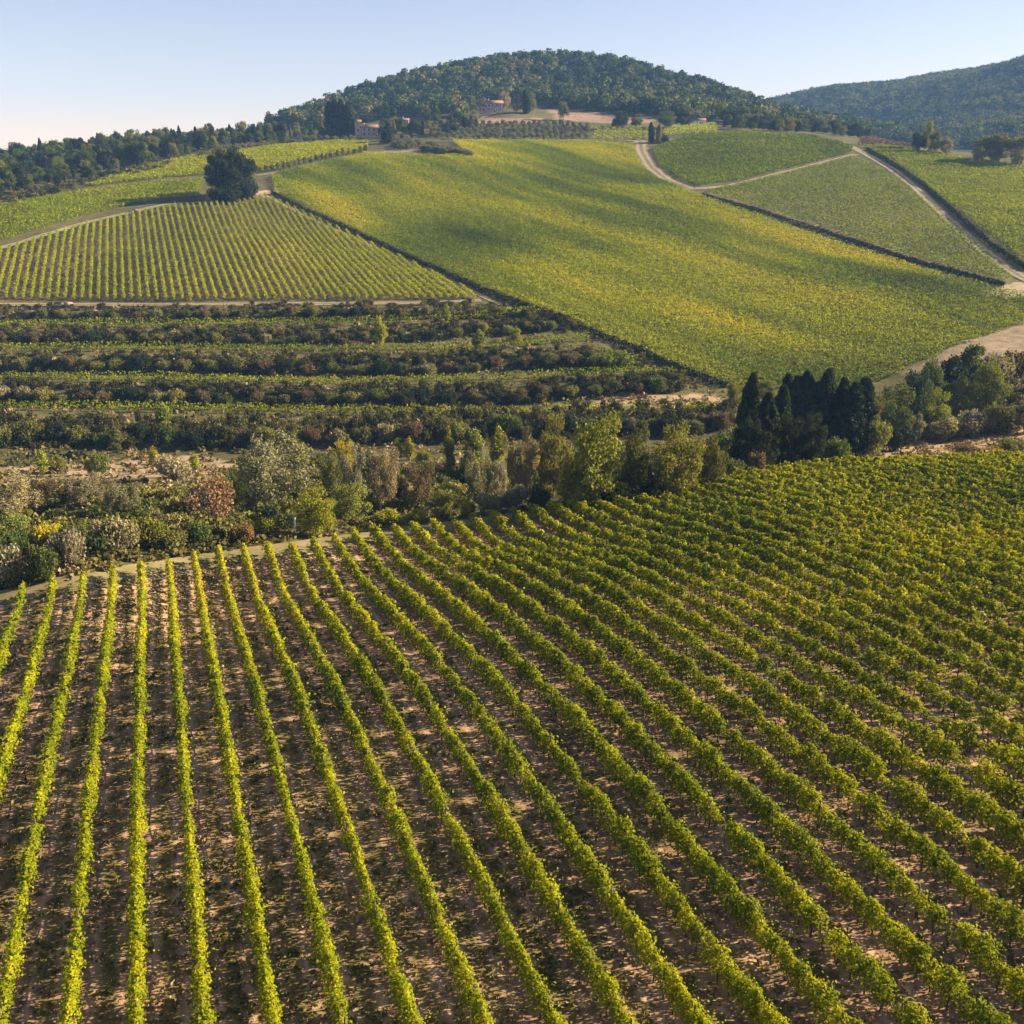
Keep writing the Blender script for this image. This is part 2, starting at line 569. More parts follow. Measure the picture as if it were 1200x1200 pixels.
paint(inside(near_poly, XG, YG), (.36, .235, .15), .6)
paint(inside(POLY['striped'], XG, YG), (.15, .105, .06), .7)
for k in ('big', 'leftfield', 'upperleft', 'dark', 'triangle', 'right', 'strip', 'strip2'):
    paint(inside(POLY[k], XG, YG), (.12, .105, .035), .8)
paint(inside(POLY['triangle'], XG, YG), (.2, .16, .09), .6)
for pts, c in [([(0, 548), (120, 541), (230, 533), (300, 547), (240, 556), (150, 561), (60, 562), (0, 570)], (.36, .26, .17)),
               ([(1010, 540), (1040, 520), (1100, 514), (1200, 500), (1260, 505), (1260, 545), (1100, 543)], (.40, .27, .15)),
               ([(1060, 436), (1130, 400), (1200, 380), (1250, 375), (1250, 410), (1180, 418), (1120, 440)], (.29, .215, .14)),
               ([(690, 476), (700, 465), (840, 462), (845, 472), (800, 478)], (.36, .25, .15)),
               ([(640, 125), (700, 132), (770, 139), (760, 145), (700, 144), (650, 140)], (.27, .18, .13)),
               ([(557, 146), (566, 138), (636, 138), (630, 144)], (.30, .19, .14)),
               ([(245, 238), (240, 228), (300, 224), (335, 222), (312, 232), (285, 238)], (.42, .30, .20)),
               ([(420, 180), (500, 172), (560, 184), (500, 182), (440, 186)], (.26, .2, .12)),
               ([(1140, 345), (1180, 332), (1215, 330), (1215, 350)], (.42, .33, .2))]:
    paint(inside(castpoly(pts), XG, YG), c, .35)
# floor of the woods
wood_hill = castpoly([(318, 153), (400, 146), (470, 139), (540, 136), (600, 124), (640, 124), (660, 130), (720, 134), (790, 141), (850, 146), (910, 149), (905, 146), (870, 132), (840, 116), (800, 102), (750, 87), (700, 79), (650, 77), (600, 82), (520, 93), (460, 104), (400, 122), (330, 150)])
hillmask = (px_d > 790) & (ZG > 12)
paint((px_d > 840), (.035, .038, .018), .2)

Vt = np.stack([XG, YG, ZG], -1).reshape(-1, 3)
ii = (np.arange(NRR - 1)[:, None] * NT + np.arange(NT - 1)[None]).ravel()
Ft = np.stack([ii, ii + 1, ii + NT + 1, ii + NT], 1)
gm = mesh_np('terrain', Vt, Ft, M_ground, True)
ca = gm.attributes.new('gc', 'FLOAT_COLOR', 'POINT')
ca.data.foreach_set('color', GC.reshape(-1))
na = gm.attributes.new('nf', 'FLOAT', 'POINT')
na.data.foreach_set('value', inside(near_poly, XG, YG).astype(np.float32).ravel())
tag(link('terrain', gm), kind='structure')


M_head = simple_mat('trodden_grass', (.15, .14, .035), (.30, .22, .11), .5, .95, .4, .05)
# ------------------------------------------------------------------ tracks
def track_mat():
    m, t, ns, L = nt('rutted_track')
    tc = N(ns, 'ShaderNodeTexCoord')
    ac = N(ns, 'ShaderNodeAttribute', attribute_name='ac')
    no = N(ns, 'ShaderNodeTexNoise')
    no.inputs['Scale'].default_value = .6
    no.inputs['Detail'].default_value = 7
    no.inputs['Roughness'].default_value = .7
    L.new(tc.outputs['Object'], no.inputs['Vector'])
    a1 = N(ns, 'ShaderNodeMath', operation='ABSOLUTE')
    L.new(ac.outputs['Fac'], a1.inputs[0])
    a2 = N(ns, 'ShaderNodeMath', operation='SUBTRACT')
    L.new(a1.outputs[0], a2.inputs[0])
    a2.inputs[1].default_value = .24
    a3 = N(ns, 'ShaderNodeMath', operation='ABSOLUTE')
    L.new(a2.outputs[0], a3.inputs[0])
    nz_ = N(ns, 'ShaderNodeMath', operation='MULTIPLY_ADD')
    L.new(no.outputs[0], nz_.inputs[0])
    nz_.inputs[1].default_value = .42
    nz_.inputs[2].default_value = -.21
    sm = N(ns, 'ShaderNodeMath', operation='ADD')
    L.new(a3.outputs[0], sm.inputs[0])
    L.new(nz_.outputs[0], sm.inputs[1])
    rp = ramp(ns, [(.02, (.34, .265, .18)), (.11, (.25, .195, .12)), (.2, (.17, .15, .06)), (.27, (.11, .105, .035))])
    L.new(sm.outputs[0], rp.inputs[0])
    pb = N(ns, 'ShaderNodeBsdfPrincipled')
    pb.inputs['Roughness'].default_value = .95
    pb.inputs['Specular IOR Level'].default_value = .1
    L.new(rp.outputs[0], pb.inputs['Base Color'])
    b = N(ns, 'ShaderNodeBump')
    b.inputs['Strength'].default_value = .5
    b.inputs['Distance'].default_value = .15
    L.new(no.outputs[0], b.inputs['Height'])
    L.new(b.outputs[0], pb.inputs['Normal'])
    o = N(ns, 'ShaderNodeOutputMaterial')
    L.new(pb.outputs[0], o.inputs[0])
    return m


M_track2 = track_mat()


def ribbon(name, pts, width, lift, mat=M_track2, cross=9):
    P = castline(pts, 5)[:, :2]
    # even spacing
    seg = np.r_[0, np.cumsum(np.hypot(*np.diff(P, axis=0).T))]
    s = np.arange(0, seg[-1], 2.0)
    P = np.stack([np.interp(s, seg, P[:, 0]), np.interp(s, seg, P[:, 1])], 1)
    for _ in range(4):
        P[1:-1] = (P[:-2] + P[1:-1] * 2 + P[2:]) / 4
    d = unit(np.gradient(P, axis=0))
    nrm = np.stack([-d[:, 1], d[:, 0]], 1)
    wv = np.broadcast_to(np.interp(np.linspace(0, 1, len(P)), np.linspace(0, 1, len(np.atleast_1d(width))), np.atleast_1d(width)), (len(P),))
    w = wv * (.85 + .3 * vnoise(s, s * 0, 9, 3))
    off = np.linspace(-.5, .5, cross)
    XY = P[:, None] + nrm[:, None] * (w[:, None] * off[None])[..., None]
    Z = hgt(XY[..., 0], XY[..., 1]) + lift
    V = np.concatenate([XY, Z[..., None]], -1).reshape(-1, 3)
    a = (np.arange(len(P) - 1)[:, None] * cross + np.arange(cross - 1)[None]).ravel()
    F = np.stack([a, a + 1, a + cross + 1, a + cross], 1)
    me = mesh_np(name, V, F, mat, True)
    at_ = me.attributes.new('ac', 'FLOAT', 'POINT')
    at_.data.foreach_set('value', np.tile(off, len(P)).astype(np.float32))
    return tag(link(name, me), kind='structure')


ribbon('dirt_track', [(-30, 303), (0, 291), (100, 261), (195, 239), (245, 237)], 3.2, .12)
ribbon('dirt_track', [(286, 233), (312, 228), (350, 249), (420, 281), (500, 317), (575, 352), (625, 372), (640, 380)], [4, 2.4, 2.2, 2.5], .12)
ribbon('dirt_track', [(-20, 357), (200, 357), (400, 356), (500, 355), (570, 352)], 3.2, .12)
ribbon('dirt_track', [(300, 206), (340, 200), (400, 187), (450, 180), (480, 178)], 5.5, .2)
ribbon('dirt_track', [(750, 165), (752, 178), (762, 195), (780, 210), (808, 222), (850, 219), (900, 207), (960, 192), (1003, 181)], [9, 8, 7, 5, 4.5], .2)
ribbon('dirt_track', [(985, 166), (1010, 178), (1045, 198), (1075, 222), (1110, 256), (1150, 292), (1180, 315), (1215, 335)], [5.5, 5.5, 5, 5], .15)
ribbon('dirt_track', [(800, 162), (770, 166), (740, 165), (690, 164), (640, 165), (570, 163)], 3.0, .2)
ribbon('dirt_track', [(553, 147), (562, 139), (580, 133)], 4.0, .25)
ribbon('headland', [(-10, 703), (0, 701), (60, 690), (136, 676), (200, 664), (275, 651), (345, 643), (415, 632), (480, 622), (560, 612), (640, 601)], 4.2, .06, M_head)


# ------------------------------------------------------------------ vines
def row_spans(poly, c, heading=HD, normal=NR):
    """Intervals along a row line (normal coordinate c) that lie in poly."""
    a = poly @ normal - c
    s = poly @ heading
    a2, s2 = np.roll(a, -1), np.roll(s, -1)
    k = (a > 0) != (a2 > 0)
    x = np.sort(s[k] + (s2[k] - s[k]) * a[k] / (a[k] - a2[k]))
    return [(x[i], x[i + 1]) for i in range(0, len(x) - 1, 2)]


ORD1 = ['', 'first', 'second', 'third', 'fourth', 'fifth', 'sixth', 'seventh', 'eighth', 'ninth', 'tenth', 'eleventh', 'twelfth', 'thirteenth', 'fourteenth', 'fifteenth', 'sixteenth', 'seventeenth', 'eighteenth', 'nineteenth']
TENS = {2: ('twentieth', 'twenty'), 3: ('thirtieth', 'thirty'), 4: ('fortieth', 'forty'), 5: ('fiftieth', 'fifty'), 6: ('sixtieth', 'sixty'), 7: ('seventieth', 'seventy'), 8: ('eightieth', 'eighty')}


def ordinal(k):
    if k < 20:
        return ORD1[k]
    a, b = divmod(k, 10)
    return TENS[a][0] if b == 0 else TENS[a][1] + '-' + ORD1[b]


post_me = None


def make_post():
    v1, f1 = tube([(0, 0, -.3), (0, 0, .9), (.012, 0, 1.72)], [.048, .045, .04], 7)
    n0 = len(v1)
    v = np.vstack([v1, [[.012, 0, 1.735]]])
    top = [(n0 - 7 + j, n0 - 7 + (j + 1) % 7, n0, n0) for j in range(7)]
    me = bpy.data.meshes.new('post')
    me.from_pydata(v.tolist(), [], [tuple(f) for f in f1] + [t[:3] for t in top])
    me.materials.append(M_post)
    return me


post_me = make_post()


def vine_row(s0, s1, c, label, group, wf=1.0, sg=.36):
    L = s1 - s0
    o0 = HD * s0 + NR * c
    z0 = float(hgt(o0[0], o0[1]))
    root = empty('vine_row', (o0[0], o0[1], z0))
    tag(root, label, 'vine row', group)
    # one plant each 0.9 m, each with its own vigour
    npl = max(2, int(L / .9))
    ps = s0 + (np.arange(npl) + .5) * L / npl
    PXY = ps[:, None] * HD + c * NR
    vig = .55 + .65 * rng.random(npl)
    vig *= .72 + .56 * vnoise(PXY[:, 0], PXY[:, 1], 9, 11)
    vig[rng.random(npl) < .05] = .1
    tone = .18 + .42 * vnoise(PXY[:, 0], PXY[:, 1], 16, 12) + .3 * rng.random(npl) ** 1.5
    # leaves
    cen = PXY.mean(0)
    dist = np.sqrt((PXY ** 2).sum(1) + z0 * z0)
    size = np.clip(.0021 * dist, .085, .27)
    cnt = (L / npl * np.interp(wf, [.5, 1], [8.2, 10.5]) / size ** 2 * np.clip(vig, .1, 1.25)).astype(int) + 1
    pid = np.repeat(np.arange(npl), cnt)
    m = len(pid)
    vg = vig[pid]
    s = ps[pid] + rng.normal(0, sg, m)
    s = np.clip(s, s0 - .3, s1 + .3)
    lump = vnoise(s, s * 0 + c * 7, .55, 4)
    top = 1.0 + .8 * np.clip(vg, .2, 1.15) * (.75 + .5 * lump)
    lat = rng.normal(0, 1, m)
    wid = wf * (.16 + .18 * np.clip(vg, 0, 1.2)) * (.7 + .6 * vnoise(s, s * 0 + c * 3, .8, 6))
    hfrac = rng.beta(1.7, 1.25, m)
    lo = .3 + .3 * rng.random(m)
    h = lo + (top - lo) * hfrac
    off = np.clip(lat, -1.9, 1.9) * wid * (1.15 - .6 * hfrac ** 2)
    # shoots that stray from the hedge
    st = rng.random(m) < .05
    off[st] *= 1.9
    h[st] += rng.uniform(-.25, .3, st.sum())
    n3 = .6 * vnoise(s + off * 1.7, h * 1.1 + c * 3.3, .42, 14) + .4 * vnoise(s - off * 2.1, h + c * 1.9, .2, 15)
    gap_ = n3 + rng.normal(0, .07, m) > np.interp(wf, [.5, 1], [.38, .375])
    s, h, off, hfrac, pid, m = s[gap_], h[gap_], off[gap_], hfrac[gap_], pid[gap_], int(gap_.sum())
    wob = .1 * (vnoise(s, s * 0 + c, 5, 8) - .5)
    XY = s[:, None] * HD + (c + off + wob)[:, None] * NR
    Z = hgt(XY[:, 0], XY[:, 1]) + h
    C = np.concatenate([XY, Z[:, None]], 1) - np.array([o0[0], o0[1], z0])
    Nn = np.concatenate([NR[None] * np.sign(off)[:, None] * .7, (.25 + .9 * hfrac)[:, None]], 1)
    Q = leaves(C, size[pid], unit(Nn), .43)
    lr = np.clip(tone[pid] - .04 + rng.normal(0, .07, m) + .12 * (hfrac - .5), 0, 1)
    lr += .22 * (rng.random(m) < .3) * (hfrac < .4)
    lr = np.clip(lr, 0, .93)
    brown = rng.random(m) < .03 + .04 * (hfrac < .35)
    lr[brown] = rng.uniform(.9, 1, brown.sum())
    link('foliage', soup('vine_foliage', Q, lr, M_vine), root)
    # trunks and the cordon they carry, one woody frame along the wire
    if dist.min() < 140:
        parts = []
        for i in range(0, npl):
            b = PXY[i]
            zb = float(hgt(b[0], b[1]))
            j = rng.normal(0, .05, 4)
            p = np.array([[b[0], b[1], zb - .1], [b[0] + j[0], b[1] + j[1], zb + .4], [b[0] + j[2], b[1] + j[3], zb + .78]])
            parts.append(tube(p - [o0[0], o0[1], z0], [.05, .035, .03], 5))
        cp = np.concatenate([PXY, (hgt(PXY[:, 0], PXY[:, 1]) + .78 + rng.normal(0, .03, npl))[:, None]], 1)
        parts.append(tube(cp - [o0[0], o0[1], z0], np.full(npl, .022), 4))
        V, F = merge(parts)
        link('vine_wood', mesh_np('vine_wood', V, F, M_vinewood, True), root)
    for s_ in np.append(np.arange(s0 + .2 + (rng.random() * 2), s1, 7.2), s1 + .1):
        b = s_ * HD + c * NR
        p = link('post', post_me, root)
        p.location = (b[0] - o0[0], b[1] - o0[1], float(hgt(b[0], b[1])) - z0)
        p.rotation_euler = (rng.normal(0, .03), rng.normal(0, .03), rng.random() * 6)
    return m


tot = 0
rows = []
for k in range(-12, 62):
    c = -3.5 + 2.5 * k
    for s0, s1 in row_spans(near_poly, c):
        # keep what the picture or a step beside it can see
        ss = np.arange(s0, s1, 1.0)
        if len(ss) < 4:
            continue
        XY = ss[:, None] * HD + c * NR
        Z = hgt(XY[:, 0], XY[:, 1]) + 1
        dep = XY[:, 1] * CT - Z * ST
        u = 600 + 1200 * XY[:, 0] / dep
        v = 600 - 1200 * (XY[:, 1] * ST + Z * CT) / dep
        ok = (u > -260) & (u < 1700) & (v < 1450) & (dep > 5)
        vis = (u > 0) & (u < 1200) & (v < 1200) & (dep > 5)
        if vis.sum() < 3:
            continue
        ss = ss[ok]
        rows.append((k, ss[0], ss[-1] + .8, c))
for q, (k, s0, s1, c) in enumerate(rows):
    lab = 'long yellow-green vine row in the near vineyard, %s from the left edge' % ordinal(q + 1)
    tot += vine_row(s0, s1, c, lab, 'vine rows of the near vineyard', np.interp(k, [-4, 8, 16], [.5, .68, .9]), np.interp(k, [-2, 14], [.38, .22]))
print('near rows', len(rows), 'leaves', tot)


def far_rows(poly, spacing, heading_deg, size, dens, tone_fn, height=1.55, wid=.32, single=None):
    """Leaf cards for the rows of a distant field; single(i, n) -> per-row objects."""
    hd = np.array([math.sin(R(heading_deg)), math.cos(R(heading_deg))])
    nr = np.array([hd[1], -hd[0]])
    cc = poly @ nr
    out = []
    for c in np.arange(cc.min() + spacing * .4, cc.max(), spacing):
        for s0, s1 in row_spans(poly, c, hd, nr):
            L = s1 - s0
            m = int(L * dens)
            if L < 3:
                continue
            s = rng.uniform(s0, s1, m)
            vg = .55 + .6 * vnoise(s, s * 0 + c * 5, 1.4, 21)
            hf = rng.beta(1.5, 1.2, m)
            h = .45 + (height * vg) * hf
            off = rng.normal(0, wid, m) * (.8 + .4 * vg)
            XY = s[:, None] * hd + (c + off)[:, None] * nr
            keep = rng.random(m) < np.clip(vg * 1.5 - .15, 0, 1)
            XY, h, hf = XY[keep], h[keep], hf[keep]
            C = np.concatenate([XY, (hgt(XY[:, 0], XY[:, 1]) + h)[:, None]], 1)
            Nn = np.concatenate([nr[None] * np.sign(off[keep])[:, None] * .6, (.4 + .8 * hf)[:, None]], 1)
            out.append((c, C, unit(Nn), tone_fn(XY, hf)))
    return out


def field_tone(seed, a, b, patch=40):
    def f(XY, hf):
        t = a + b * (vnoise(XY[:, 0], XY[:, 1], patch, seed) * .6 + vnoise(XY[:, 0] * .45 + XY[:, 1] * .5, XY[:, 1] * 1.6, patch * .3, seed + 1) * .4 - .5)
        return np.clip(t + rng.normal(0, .07, len(hf)) + .1 * (hf - .5), 0, 1)
    return f


# striped hillside field: each row is a thing
srows = far_rows(POLY['striped'], 2.5, -19.25, .34, 30, field_tone(31, .62, .3), 1.5, .2)
srows.sort(key=lambda r: r[0])
for i, (c, C, Nn, t) in enumerate(srows):
    o0 = C[C[:, 1].argmin()].copy()
    o0[2] = float(hgt(o0[0], o0[1]))
    o = link('vine_row', soup('hill_vine_foliage', leaves(C - o0, .36, Nn, .6), t, M_vine_far))
    o.location = o0
    tag(o, 'narrow vine row of the striped hillside vineyard, %s from the left' % ordinal(i + 1), 'vine row', 'vine rows of the striped hillside vineyard')
print('striped rows', len(srows))

_a, _b = hit([600, 900], [240, 345])
SD = unit((_b - _a)[:2])
SN = np.array([-SD[1], SD[0]])


def streak_tone(XY, hf):
    a_, b_ = XY @ SD, XY @ SN
    t = .54 + 1.25 * (.45 * vnoise(a_ * .22, b_, 16, 41) + .3 * vnoise(a_ * .12, b_, 6, 42) + .35 * vnoise(a_, b_, 75, 43) - .55)
    return np.clip(t + rng.normal(0, .04, len(hf)) + .1 * (hf - .5), 0, 1)


FIELDS = [
    ('big', 2.5, 62, .37, 25, streak_tone, 1.6, .42, 'broad yellow-green vineyard covering the middle of the hill'),
    ('leftfield', 2.5, 70, .48, 14, field_tone(43, .5, .35), 1.5, .42, 'green vineyard left of the dark hilltop trees'),
    ('upperleft', 2.5, 75, .6, 10, field_tone(45, .66, .3), 1.5, .45, 'bright yellow-green vineyard on the left skyline ridge'),
    ('dark', 2.5, 80, .6, 11, field_tone(47, .3, .3), 1.5, .45, 'dark green vineyard right of the upper dirt track'),
    ('triangle', 2.6, 52, .5, 10, field_tone(49, .42, .4), 1.3, .3, 'pale vineyard with fine rows between two dirt tracks'),
    ('right', 2.5, 75, .55, 12, field_tone(51, .52, .35), 1.5, .42, 'green vineyard on the right of the long dirt track'),
    ('strip', 5.5, -12, .75, 5, field_tone(53, .6, .3), 1.6, .5, 'small vineyard of wide rows below the pink meadow'),
    ('strip2', 5.5, 25, .75, 5, field_tone(55, .62, .3), 1.6, .5, 'small vineyard of slanting rows below the wooded hill'),
]
for key, sp, hdg, sz, dn, tf, hh, ww, lab in FIELDS:
    rr = far_rows(POLY[key], sp, hdg, sz, dn, tf, hh, ww)
    C = np.concatenate([r[1] for r in rr])
    Nn = np.concatenate([r[2] for r in rr])
    t = np.concatenate([r[3] for r in rr])
    o = link('vineyard', soup('vineyard', leaves(C, sz, Nn, .42), t, M_vine_far))
    tag(o, lab, 'vineyard', kind='stuff')
    print(key, len(rr), len(C))

# ------------------------------------------------------------------ trees
def lobes_crown(lobes, nleaf, size, rough=.55, inner=.55):
    lobes = np.array(lobes, float)          # x y z rx rz
    w = lobes[:, 3] ** 2
    idx = rng.choice(len(lobes), nleaf, p=w / w.sum())
    d = unit(rng.normal(size=(nleaf, 3)))
    rad = inner + (1 - inner) * rng.random(nleaf) ** .5
    rad *= 1 + .18 * rng.normal(size=nleaf)
    Lb = lobes[idx]
    C = Lb[:, :3] + d * rad[:, None] * np.stack([Lb[:, 3], Lb[:, 3], Lb[:, 4]], 1)
    Q = leaves(C, size, d, rough)
    lr = np.clip(.5 + rng.normal(0, .14, nleaf) + .25 * (vnoise(idx * 7.7, idx * 3.1, 1, 3) - .5), 0, 1)
    return Q, lr


def limb_tree(h, spread, r, nl=6, first=.25):
    parts = [tube([(0, 0, -.3), (rng.normal(0, .02) * h, rng.normal(0, .02) * h, h * .35), (rng.normal(0, .03) * h, rng.normal(0, .03) * h, h * .8)], [r, r * .7, r * .2], 7)]
    for i in range(nl):
        a = i * 2.4 + rng.random()
        z = h * (first + .4 * i / nl)
        q = np.array([math.cos(a), math.sin(a), 0]) * spread
        parts.append(tube([(0, 0, z), q * .45 + [0, 0, z + .14 * h], q * .85 + [0, 0, z + .36 * h]], [r * .5, r * .3, r * .08], 5))
    return merge(parts)


def gen(kind):
    """Unit-height tree (height 1, footprint about its natural width); returns crown soup and trunk mesh."""
    if kind == 'stemmed':
        lb = []
        for i in range(16):
            d = unit(rng.normal(size=3))
            q = d * rng.uniform(.25, 1) * [.3, .3, .27]
            lb.append((q[0], q[1], .6 + q[2], rng.uniform(.10, .17), rng.uniform(.09, .14)))
        lb.append((0, 0, .58, .26, .28))
        Q, l = lobes_crown(lb, 3600, .036)
        T = limb_tree(.75, .28, .024)
    elif kind in ('full', 'round'):
        lb = []
        for i in range(24):
            a = rng.random() * 6.28
            z = rng.uniform(.14, .88)
            w = .34 * math.sqrt(max(0, 1 - ((z - .46) / .5) ** 2)) * rng.uniform(.45, 1.05)
            lb.append((math.cos(a) * w, math.sin(a) * w, z, rng.uniform(.09, .15), rng.uniform(.08, .13)))
        lb.append((0, 0, .5, .2, .36))
        Q, l = lobes_crown(lb, 6500, .027, .6)
        T = limb_tree(.8, .26, .02, 7, .08)
    elif kind == 'willow':
        lb = []
        for i in range(22):
            a = rng.random() * 6.28
            r_ = .33 * math.sqrt(rng.random())
            lb.append((math.cos(a) * r_, math.sin(a) * r_, rng.uniform(.3, .86) - .35 * r_, rng.uniform(.06, .1), rng.uniform(.1, .2)))
        Q, l = lobes_crown(lb, 7500, .021, .75, .35)
        T = limb_tree(.8, .3, .018, 9, .1)
    elif kind == 'poplar':
        lb = []
        for i in range(16):
            z = .14 + .8 * i / 15
            w = .13 * math.sin(math.pi * min(1, (i + 2.2) / 18)) ** .7
            a = rng.random() * 6.28
            lb.append((math.cos(a) * w * .5, math.sin(a) * w * .5, z, w * rng.uniform(.7, 1.1) + .02, .09))
        Q, l = lobes_crown(lb, 2400, .034, .6, .4)
        T = limb_tree(.9, .09, .014, 6, .1)
    elif kind == 'cypress':
        m = 5200
        z = rng.random(m) ** .9
        prof = .15 * np.clip(z / .1 + .4, .5, 1) * np.clip((1.03 - z) / .42, 0, 1) ** .75
        a = rng.random(m) * 6.283
        nb = .6 * vnoise(a * 1.6, z * 9, 1, 5) + .4 * vnoise(a * 4, z * 22, 1, 6)
        rr = prof * (.45 + 1.05 * nb) * (.7 + .3 * rng.random(m) ** .5)
        lean = (.03 * np.sin(z * 5 + a.mean()), .03 * np.cos(z * 4))
        C = np.stack([np.cos(a) * rr + lean[0], np.sin(a) * rr + lean[1], .02 + z * .98], 1)
        d = unit(np.stack([np.cos(a), np.sin(a), np.full(m, .35)], 1))
        Q = leaves(C, .026, d, .55, 1.9)
        l = np.clip(.5 + .9 * (nb - .5) + rng.normal(0, .12, m), 0, 1)
        T = tube([(0, 0, -.03), (0, 0, .3), (0, 0, .9)], [.018, .014, .003], 7)
    elif kind == 'pine':
        lb = []
        for i in range(18):
            z = rng.uniform(.3, .92)
            w = .26 * (1.05 - z) ** .5
            a = rng.random() * 6.28
            lb.append((math.cos(a) * w, math.sin(a) * w, z, rng.uniform(.08, .13), .08))
        lb.append((0, 0, .6, .15, .36))
        Q, l = lobes_crown(lb, 3400, .034, .65)
        T = limb_tree(.9, .22, .022, 7, .2)
    elif kind == 'shrub':
        lb = []
        for i in range(11):
            a = rng.random() * 6.28
            r_ = .5 * math.sqrt(rng.random())
            lb.append((math.cos(a) * r_, math.sin(a) * r_, rng.uniform(.25, .72) * (1 - r_ * .5), rng.uniform(.16, .28), rng.uniform(.18, .27)))
        lb.append((0, 0, .35, .42, .38))
        Q, l = lobes_crown(lb, 2600, .062, .6, .5)
        parts = [tube([(0, 0, -.1), (math.cos(a) * .15, math.sin(a) * .15, .3), (math.cos(a) * .32, math.sin(a) * .32, .6)], [.03, .02, .006], 5) for a in (0.3, 1.7, 2.9, 4.1, 5.3)]
        T = merge(parts)
    elif kind == 'bare':
        T = limb_tree(.95, .34, .02, 12, .08)
        parts = [T]
        for i in range(26):
            a = rng.random() * 6.28
            z = rng.uniform(.3, .75)
            q = np.array([math.cos(a), math.sin(a), 0])
            parts.append(tube([q * .1 + [0, 0, z - .1], q * .25 + [0, 0, z + .05], q * rng.uniform(.3, .42) + [0, 0, z + rng.uniform(.15, .28)]], [.007, .005, .002], 4))
        T = merge(parts)
        lb = [(rng.normal(0, .14), rng.normal(0, .14), rng.uniform(.25, .7), .13, .15) for i in range(12)]
        Q, l = lobes_crown(lb, 900, .034, .8, .2)
    zt = np.quantile(Q[..., 2], .995)
    Q = Q * np.array([1, 1, 1 / zt])
    Q = np.where(Q[..., 2:3] < .005, np.concatenate([Q[..., :2], np.full(Q.shape[:2] + (1,), .005)], -1), Q)
    return Q, l, T


KINDS = {}
for kd, nv in (('round', 4), ('full', 4), ('willow', 3), ('poplar', 3), ('cypress', 4), ('pine', 3), ('shrub', 5), ('bare', 2)):
    KINDS[kd] = []
    for i in range(nv):
        Q, l, T = gen(kd)
        KINDS[kd].append((soup(kd + '_crown', Q, l, M_leaf), mesh_np(kd + '_trunk', T[0], T[1], M_bark, True), Q, l))
NATW = {'round': .85, 'full': .85, 'willow': .72, 'poplar': .3, 'cypress': .3, 'pine': .6, 'shrub': 1.25, 'bare': .75}
NAMES = {'round': 'tree', 'full': 'tree', 'willow': 'willow_tree', 'poplar': 'poplar_tree', 'cypress': 'cypress_tree', 'pine': 'pine_tree', 'shrub': 'shrub', 'bare': 'bare_tree'}

COLS = {
    'yellow': (.29, .285, .025), 'gold': (.36, .30, .025), 'lime': (.2, .208, .03), 'yolive': (.19, .19, .04), 'olive': (.145, .145, .04), 'green': (.09, .115, .028), 'dark': (.03, .042, .018),
    'cyp': (.034, .044, .02), 'grey': (.225, .205, .105), 'tan': (.27, .225, .13), 'silver': (.25, .235, .15), 'pink': (.28, .185, .105), 'brown': (.135, .10, .05), 'rust': (.19, .11, .05), 'teal': (.05, .07, .035), 'oliveleaf': (.17, .17, .105)}
CWORD = {'yellow': 'bright yellow', 'gold': 'golden', 'lime': 'lime green', 'yolive': 'yellow-olive', 'olive': 'olive green', 'green': 'mid green', 'dark': 'dark green', 'cyp': 'blackish green',
         'grey': 'grey-green', 'tan': 'pale tan', 'silver': 'pale silvery', 'pink': 'pinkish orange', 'brown': 'brownish', 'rust': 'rust red', 'teal': 'bluish green', 'oliveleaf': 'silvery green'}


def plant(kind, xyz, height, width, colr, label, cat=None, group=None, parts=True, name=None):
    v = KINDS[kind][rng.integers(len(KINDS[kind]))]
    sx = width / NATW[kind]
    c = np.array(COLS[colr]) * rng.uniform(.94, 1.07, 3) * rng.uniform(.82, 1.18)
    cat = cat or ('shrub' if kind == 'shrub' else 'tree')
    name = name or NAMES[kind]
    rz = rng.random() * 6.28
    if parts:
        root = empty(name, xyz, rz, (sx, sx, height))
        tag(root, label, cat, group)
        o = link('crown', v[0], root)
        o.color = (*c, 1)
        link('stems' if kind == 'shrub' else 'trunk', v[1], root)
    else:
        root = link(name, v[0])
        root.location = [float(a) for a in xyz]
        root.rotation_euler = (0, 0, rz)
        root.scale = (sx, sx, height)
        root.color = (*c, 1)
        tag(root, label, cat, group)
    return root


def plant_px(kind, u, vb, vt, wpx, colr, label, d=None, **kw):
    """Base pixel (u, vb), top pixel row vt, width in pixels."""
    p = hit(u, vb)[0]
    dep = p[1] * CT - p[2] * ST
    H = (vb - vt) * dep / 1200 / CT
    W = wpx * dep / 1200
    return plant(kind, p, H, W, colr, label, **kw)


